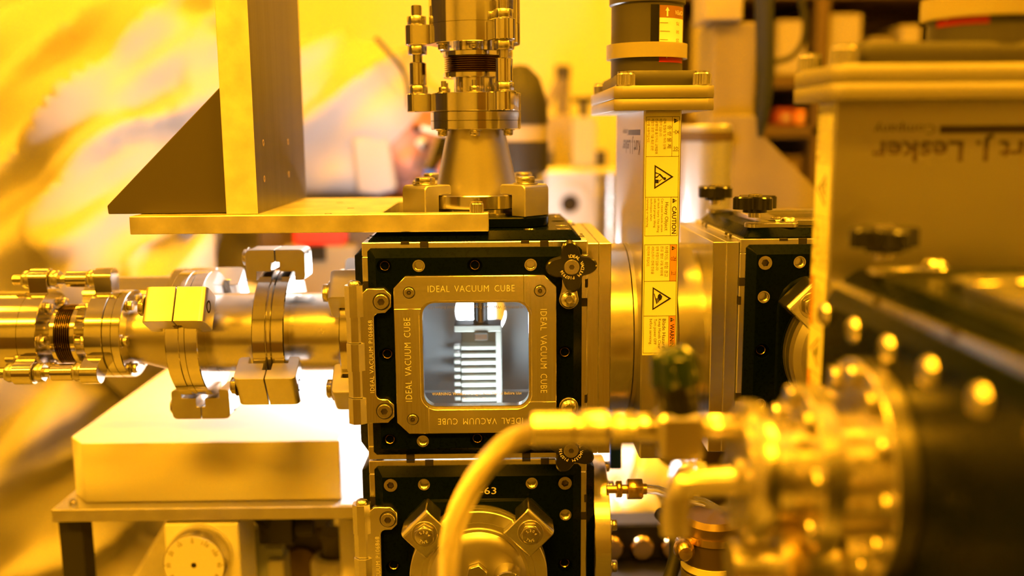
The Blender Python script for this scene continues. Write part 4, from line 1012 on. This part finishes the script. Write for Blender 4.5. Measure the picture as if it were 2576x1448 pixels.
for s in (-1, 1):
    e0 = HC+fd*106+sd*s*31+hu*16
    MB(Matrix.Translation(e0)).lathe([(0, -12), (8, -9), (12, 0), (8, 9), (0, 12)], 20).obj('eye', 'eye', face); A_, _ = align(e0+fd*9, e0+fd*13); MB(A_).cyl(6, 0, 4, 16).obj('iris', 'iris', face)
    A_, _ = align(HC+fd*104+sd*s*32+hu*38, HC+fd*110+sd*s*32+hu*38)
    MB().rod(HC+fd*110+sd*s*14+hu*37, HC+fd*102+sd*s*50+hu*36, 4.5, 10).obj('eyebrow', 'iris', face)
MB().rod(HC+fd*116-sd*20-hu*60, HC+fd*116+sd*20-hu*60, 5, 12).obj('mouth', 'lip', face)
# hood gaiter flap over the cheek, goggles
q = [at(884, 352, 708), at(972, 322, 708), at(984, 400, 704), at(996, 478, 708), at(950, 492, 718), at(900, 486, 724)]
mb = MB(); n_ = len(q); mb.add([p_-PO for p_ in q]+[p_-PO+Vector((0, 26, 0)) for p_ in q], [tuple(range(n_)), tuple(reversed(range(n_, 2*n_)))]+[(k, (k+1) % n_, (k+1) % n_+n_, k+n_) for k in range(n_)])
fl_ = mb.obj('hood_flap', 'flap', pe, 6, seg=3); fl_['label'] = 'white fabric flap closing the hood at the cheek'
gog = thing('goggles', 'clear safety goggles with a blue lower rim on the worker face', 'goggles', tuple(PO)); GO = gog
def band(r0, u0, u1, a0, a1, name, m, off):
    mb = MB(); n = 24; pts = [math.radians(a0+(a1-a0)*k/n) for k in range(n+1)]; vs_ = []
    for a in pts:
        for rr, hh in ((r0, u0), (r0, u1), (r0+3, u1), (r0+3, u0)): vs_.append(HC+fd*off+fd*(rr*math.cos(a))+sd*(rr*math.sin(a))+hu*hh)
    fs_ = []
    for k in range(n):
        for j in range(4): fs_.append((4*k+j, 4*k+(j+1) % 4, 4*k+4+(j+1) % 4, 4*k+4+j))
    return mb.add(vs_, fs_).obj(name, m, gog)
band(80, -14, 40, -58, 44, 'lens', 'lens', 58); band(81, -24, -14, -58, 26, 'lower_rim', 'blue', 58); band(81, 39, 45, -58, 46, 'upper_rim', 'white_plastic', 58)
tag(MB().tube(spline([at(945, 95, 690), at(985, 140, 690), at(1012, 175, 690), at(1026, 215, 690), at(1030, 270, 700)], 6), 3.2, 8).obj('hood_cable', 'strap', None), 'dark cable hanging beside the white hood', 'cable')
for s, (ex, ey, ez) in ((-1, (-385, 600, -60)), (1, (-300, 960, -100))):
    hb = P_(ex, ey, ez); dr = Vector((.9, -.1, -.3)).normalized(); up_ = Vector((.3, 0, .95)); sdv = dr.cross(up_).normalized()
    hc = [(hb+dr*40, hb+dr*92, 38, 42)]
    for k, (o_, L_) in enumerate(((-27, 62), (-9, 76), (9, 78), (27, 68))):
        q0 = hb+dr*112+sdv*o_; q1 = q0+dr*L_*.5-up_*8; q2 = q1+dr*L_*.36-up_*24; hc += [(q0, q1, 10.5, 9.5), (q1, q2, 9.5, 8)]
    hc += [(hb+dr*60-sdv*s*30, hb+dr*92-sdv*s*56-up_*8, 13, 11), (hb+dr*92-sdv*s*56-up_*8, hb+dr*122-sdv*s*52-up_*20, 11, 9)]
    fused('gloved_hand', hc, 'flap', pe, 4, 3)

# ---------------------------------------------------------------- bench top behind, clutter
bt = thing('rear_bench', 'long bench behind the cubes carrying the distant equipment', 'table', (0, 0, 0))
MB().box(-70, 520, 390, 1235, -190, -150).obj('bench_top', 'alu_old', bt, 2)
for x, y in ((-50, 410), (500, 410), (-50, 1215), (500, 1215)): MB(tr(x, y, 0)).box(-20, 20, -20, 20, -1000, -190).obj('leg', 'dark_grey', bt, 1)
tc_ = thing('tool_trolley', 'small trolley under the clutter beside the worker', 'trolley', (0, 0, 0))
MB().box(-330, -90, 640, 880, -176, -150).obj('tray', 'bronze_dark', tc_, 2)
for x, y in ((-320, 650), (-100, 650), (-320, 870), (-100, 870)): MB(tr(x, y, 0)).box(-8, 8, -8, 8, -1000, -176).obj('leg', 'dark_grey', tc_, 1)
def on(px, py, Y): return at(px, py, Y)
# brown clutter between plate and hood
p = on(760, 630, 560); cc = thing('red_tool_case', 'red topped tool case on the bench behind the plate', 'case', (p.x, 660, -150))
MB().box(-45, 55, -14, 14, 0, 150).obj('case_body', 'beige', cc, 3); MB().box(-30, 40, -15, 15, 150, 182).obj('case_lid', 'red', cc, 4); MB().box(-14, 14, -18, -14, 130, 150).obj('catch', 'black', cc, 1)
p = on(850, 640, 700); cq = thing('dark_gearbox', 'dark gearbox with a round boss behind the windowed cube', 'machine', (p.x-10, 795, -150))
MB().box(-50, 60, -40, 40, 0, 130).obj('housing', 'bronze_dark', cq, 4); MB(tr(0, -40, 95) @ FRONT).cyl(30, 0, 16, 32).obj('boss', 'dark_grey', cq, 1); MB().box(-70, 90, -30, 30, 130, 160).obj('cover', 'beige', cq, 3)
p = on(850, 495, 720); cr = thing('brown_valve_block', 'brown valve block under the worker hood', 'machine', (p.x, 640, -150))
MB().box(-110, 115, 50, 88, 0, 205).obj('block', 'bronze_dark', cr, 5); MB(tr(-60, 50, 190) @ FRONT).cyl(18, 0, 8, 28).obj('cap', 'brass', cr, 1); MB(tr(40, 50, 185) @ FRONT).cyl(14, 0, 8, 28).obj('cap', 'brass', cr, 1)
# dark machine behind the cone
p = on(1310, 360, 520); dk = thing('dark_camera_head', 'black rounded machine head with a pale band behind the cone', 'machine', (p.x, 540, -150))
base_z = p.z+150
MB().lathe([(0, .2), (22, .2), (22, base_z-40), (33, base_z-34), (34, base_z+2)], 40).obj('lower_body', 'black_matte', dk)
MB().ring(20, 33, base_z+2, base_z+22, 40).obj('pale_band', 'beige_light', dk)
MB().lathe([(34, base_z+22), (33, base_z+50), (24, base_z+78), (10, base_z+92), (0, base_z+94)], 40).obj('upper_dome', 'black_matte', dk)
# distant pale chamber with a round port
Yb = 1100; p = on(1440, 520, Yb); z0 = -150
ch = thing('distant_chamber', 'pale metal chamber with a dark round port far behind', 'vacuum chamber', (p.x, Yb, -150))
MB().box(-55, 110, 20, 180, 0, 235).obj('housing', 'chamber', ch, 8); MB(tr(-4, 20, p.z+150+5) @ FRONT).ring(17, 38, 0, 14, 40).obj('port_ring', 'chamber', ch); MB(tr(-4, 20, p.z+150+5) @ FRONT).cyl(17, 0, 6, 32).obj('port_bore', 'notch', ch)
MB(tr(75, 30, 0)).lathe([(0, 0), (32, 0), (32, 225), (0, 225)], 40).obj('cylinder', 'steel_soft', ch)
for x in (-40, 60): MB(tr(x, 80, 235)).cyl(10, 0, 30, 20).obj('stud', 'dark_grey', ch)
p2 = on(1475, 335, Yb); st2 = thing('distant_actuator', 'grey actuator with a dark knob above the pale chamber', 'actuator', (p2.x, Yb+60, 85))
MB().box(-22, 22, -22, 22, 0, p2.z+30-85).obj('housing', 'grey', st2, 3); MB(tr(0, 0, p2.z+30-85)).cyl(8, 0, 26, 20).obj('stem', 'dark_grey', st2); MB(tr(0, 0, p2.z+56-85)).cyl(22, 0, 10, 24).obj('knob', 'black', st2, 1)
p3 = on(1400, 300, 1350); ar = thing('braced_stand', 'yellow lit braced stand rising to a dark tip far behind', 'stand', (p3.x, 1350, -1000))
hh = on(1405, 180, 1350).z+1000
MB().box(-60, 45, 0, 60, 0, on(1400, 290, 1350).z+1000).obj('cabinet', 'beige_light', ar, 4); MB().rod((15, 30, 100), (15, 30, hh), 14, 16).obj('mast', 'beige', ar); MB().rod((-75, 30, hh-170), (10, 30, hh-10), 9, 12).obj('brace', 'beige_light', ar); MB(tr(15, 30, hh)).cyl(16, -12, 14, 20).obj('tip', 'dark_grey', ar)
# bluish cylinder and beige column right of valve 1
p = on(1765, 450, 430); bc = thing('brushed_cylinder', 'brushed grey cylinder standing behind the slim gate valve', 'cylinder', (p.x, 430, -150))
zt = on(1765, 318, 430).z+150
MB().lathe([(0, 0), (32, 0), (32, zt), (30, zt+2), (0, zt+2)], 56).obj('shell', 'chamber', bc); MB().ring(31, 34, zt-16, zt-6, 56).obj('band', 'bronze_dark', bc)
Yc = 560; a_ = on(1795, 60, Yc); b_ = on(1905, 60, Yc); wcol = b_.x-a_.x; cz = on(1850, 520, Yc).z
co = thing('beige_column', 'beige stand column with a sloping gusset foot behind the cubes', 'stand', ((a_.x+b_.x)/2, Yc, -150))
zc = on(1850, 55, Yc).z+150; zg = on(1900, 330, Yc).z+150; zb_ = on(2040, 470, Yc).z+150; gx = on(2040, 470, Yc).x-(a_.x+b_.x)/2
MB().box(-wcol/2, wcol/2, 0, 90, 0, zc).obj('column', 'beige', co, 3)
MB(FRONT).prism([(-wcol/2-4, 0), (gx+40, 0), (gx+40, zb_-20), (gx, zb_), (wcol/2+2, zg), (wcol/2-2, zg+20), (-wcol/2-4, zg+20)], -2, 14).obj('gusset_foot', 'beige', co, 2)
MB(tr(-wcol/2+14, -14, on(1848, 365, Yc).z+150) @ FRONT).lathe([(0, 10), (7, 9), (9, 4), (9, 0), (0, 0)], 24).obj('bolt', 'steel', co)
MB().box(-wcol/2-14, wcol/2-20, -10, 60, zc, zc+60).obj('upper_block', 'beige_light', co, 3)
Ys = 500; sA, sB, sC = on(1922, -60, Ys), on(1925, 200, Ys), on(1912, 345, Ys)
tag(MB().add([], []).tube([sA, sB, on(1918, 290, Ys), sC], [11, 10.5, 8.5, 3], 10).obj('dark_strap', 'strap', None), 'dark blue strap hanging beside the beige column', 'strap')
tag(MB().tube(spline([on(2000, -40, 800), on(2022, 30, 800), on(2022, 95, 800), on(1995, 140, 800), on(1950, 155, 800), on(1925, 150, 800)], 6), 4.5, 10).obj('cable_loop', 'rubber', None), 'black cable looping in front of the shelf', 'cable')
# shelf rack far right with boxes
Yr = 1250; rk = thing('shelf_rack', 'brown steel shelf rack along the far wall', 'shelf', (on(2150, 300, Yr).x, Yr, -1000))
def rx(px): return on(px, 300, Yr).x-rk.location.x/S
def rz(py): return on(2000, py, Yr).z+1000
for px in (1690, 2060, 2560): MB().box(rx(px)-14, rx(px)+14, 0, 300, 0, rz(-150)).obj('post', 'bronze_dark', rk, 2)
MB().box(rx(1690), rx(2900), 300, 312, 0, rz(-220)).obj('back_panel', 'bronze_dark', rk, 2)
for py in (-20, 205, 330, 470): MB().box(rx(1690), rx(2560), 0, 300, rz(py)-12, rz(py)+12).obj('shelf_board', 'bronze_dark', rk, 2)
bx = [(1745, 1800, 40, 205, 'beige_light', 'pale carton'), (1960, 2040, 45, 205, 'beige_light', 'cream carton'), (2090, 2180, 30, 205, 'beige_light', 'yellowish carton'), (2190, 2260, 90, 205, 'beige', 'brown carton'), (2270, 2330, 60, 205, 'beige_light', 'narrow cream carton'),
      (1960, 2010, 270, 330, 'red_dull', 'dull red carton'), (2013, 2034, 275, 330, 'sticker_orange', 'orange carton'), (1725, 1790, 240, 330, 'bronze_dark', 'dark carton'), (2080, 2200, 370, 470, 'beige', 'wide brown carton'), (1940, 2032, 390, 470, 'bronze_dark', 'low dark carton')]
for a, b, c, d, m, nm in bx:
    q0 = on(a, d, Yr); q1 = on(b, c, Yr)
    t = thing('storage_box', nm + ' on the shelf rack beyond the beige column' if a < 2060 else nm + ' on the shelf rack beyond the printed valve', 'carton', ((q0.x+q1.x)/2, Yr+40, on(2000, d, Yr).z+12.6), None, 'cartons on the shelf rack')
    wv, hv = (q1.x-q0.x)/2, q1.z-q0.z-14
    MB().box(-wv, wv, -20, 180, 0, hv).obj('carton', m, t, 3); MB().box(-wv*.5, wv*.5, -20.6, -20, hv*.3, hv*.6).obj('paper_label', 'beige_light', t)
# ---------------------------------------------------------------- room
RX0, RX1, RY0, RY1, Z0, Z1 = -2600, 2600, -2400, 2300, -1000, 1650
def shell(name, x0, x1, y0, y1, z0, z1, m): return struct(MB().box(x0, x1, y0, y1, z0, z1).obj(name, m, None))
shell('floor', RX0, RX1, RY0, RY1, Z0-50, Z0, 'floor'); shell('ceiling', RX0, RX1, RY0, RY1, Z1, Z1+50, 'ceil')
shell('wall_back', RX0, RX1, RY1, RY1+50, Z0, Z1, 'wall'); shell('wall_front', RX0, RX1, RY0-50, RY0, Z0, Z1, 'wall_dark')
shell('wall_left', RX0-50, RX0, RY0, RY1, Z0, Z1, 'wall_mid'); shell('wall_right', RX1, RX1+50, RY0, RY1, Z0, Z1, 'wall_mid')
k = 0
for x, xn in ((-1500, 'left'), (0, 'middle'), (1500, 'right')):
    for y, yn in ((-1500, 'behind the camera'), (-150, 'above the cubes'), (1350, 'at the far wall')):
        l = thing('ceiling_luminaire', 'amber ceiling light in the %s row %s' % (xn, yn), 'ceiling light', (x, y, Z1), None, 'amber ceiling lights')
        MB().box(-330, 330, -170, 170, -40, 0).obj('housing', 'white_plastic', l, 3); MB().box(-305, 305, -145, 145, -44, -40).obj('diffuser', 'amber_lamp_far' if y > 1000 else 'amber_lamp', l)
# main support bench for the vacuum cubes
mb_ = thing('main_bench', 'steel bench frame carrying the stacked cubes', 'table', (0, 0, 0))
MB().box(-80, 420, -380, 300, -262, -242).obj('bench_top', 'black_matte', mb_, 2)
for x, y in ((-60, -360), (400, -360), (-60, 280), (400, 280)): MB(tr(x, y, 0)).box(-18, 18, -18, 18, -1000, -262).obj('leg', 'dark_grey', mb_, 1)

# unseen dark cabinets added behind the camera to give the metals contrast
for x, wd, hz, nm in ((-1750, 420, 1150, 'added tall dark cabinet at the left behind the photographer'), (-560, 300, 760, 'added low dark cabinet left of the photographer'), (640, 420, 1500, 'added tall dark cabinet right of the photographer'), (1850, 380, 900, 'added dark cabinet in the right rear corner')):
    t = thing('reflection_cabinet', nm, 'cabinet', (x, RY0+220, Z0), None, 'cabinets added for dark reflections')
    MB().box(-wd, wd, -200, 200, 0, hz).obj('carcass', 'dark_grey', t, 6)
    for s in (-1, 1): dr_ = MB().box(s*wd/2-wd*.46, s*wd/2+wd*.46, 200, 216, 60, hz-60).obj('door', 'bronze_dark', t, 4); MB().box(s*30-8, s*30+8, 216, 236, hz*.5-60, hz*.5+60).obj('handle', 'steel_soft', dr_, 2)
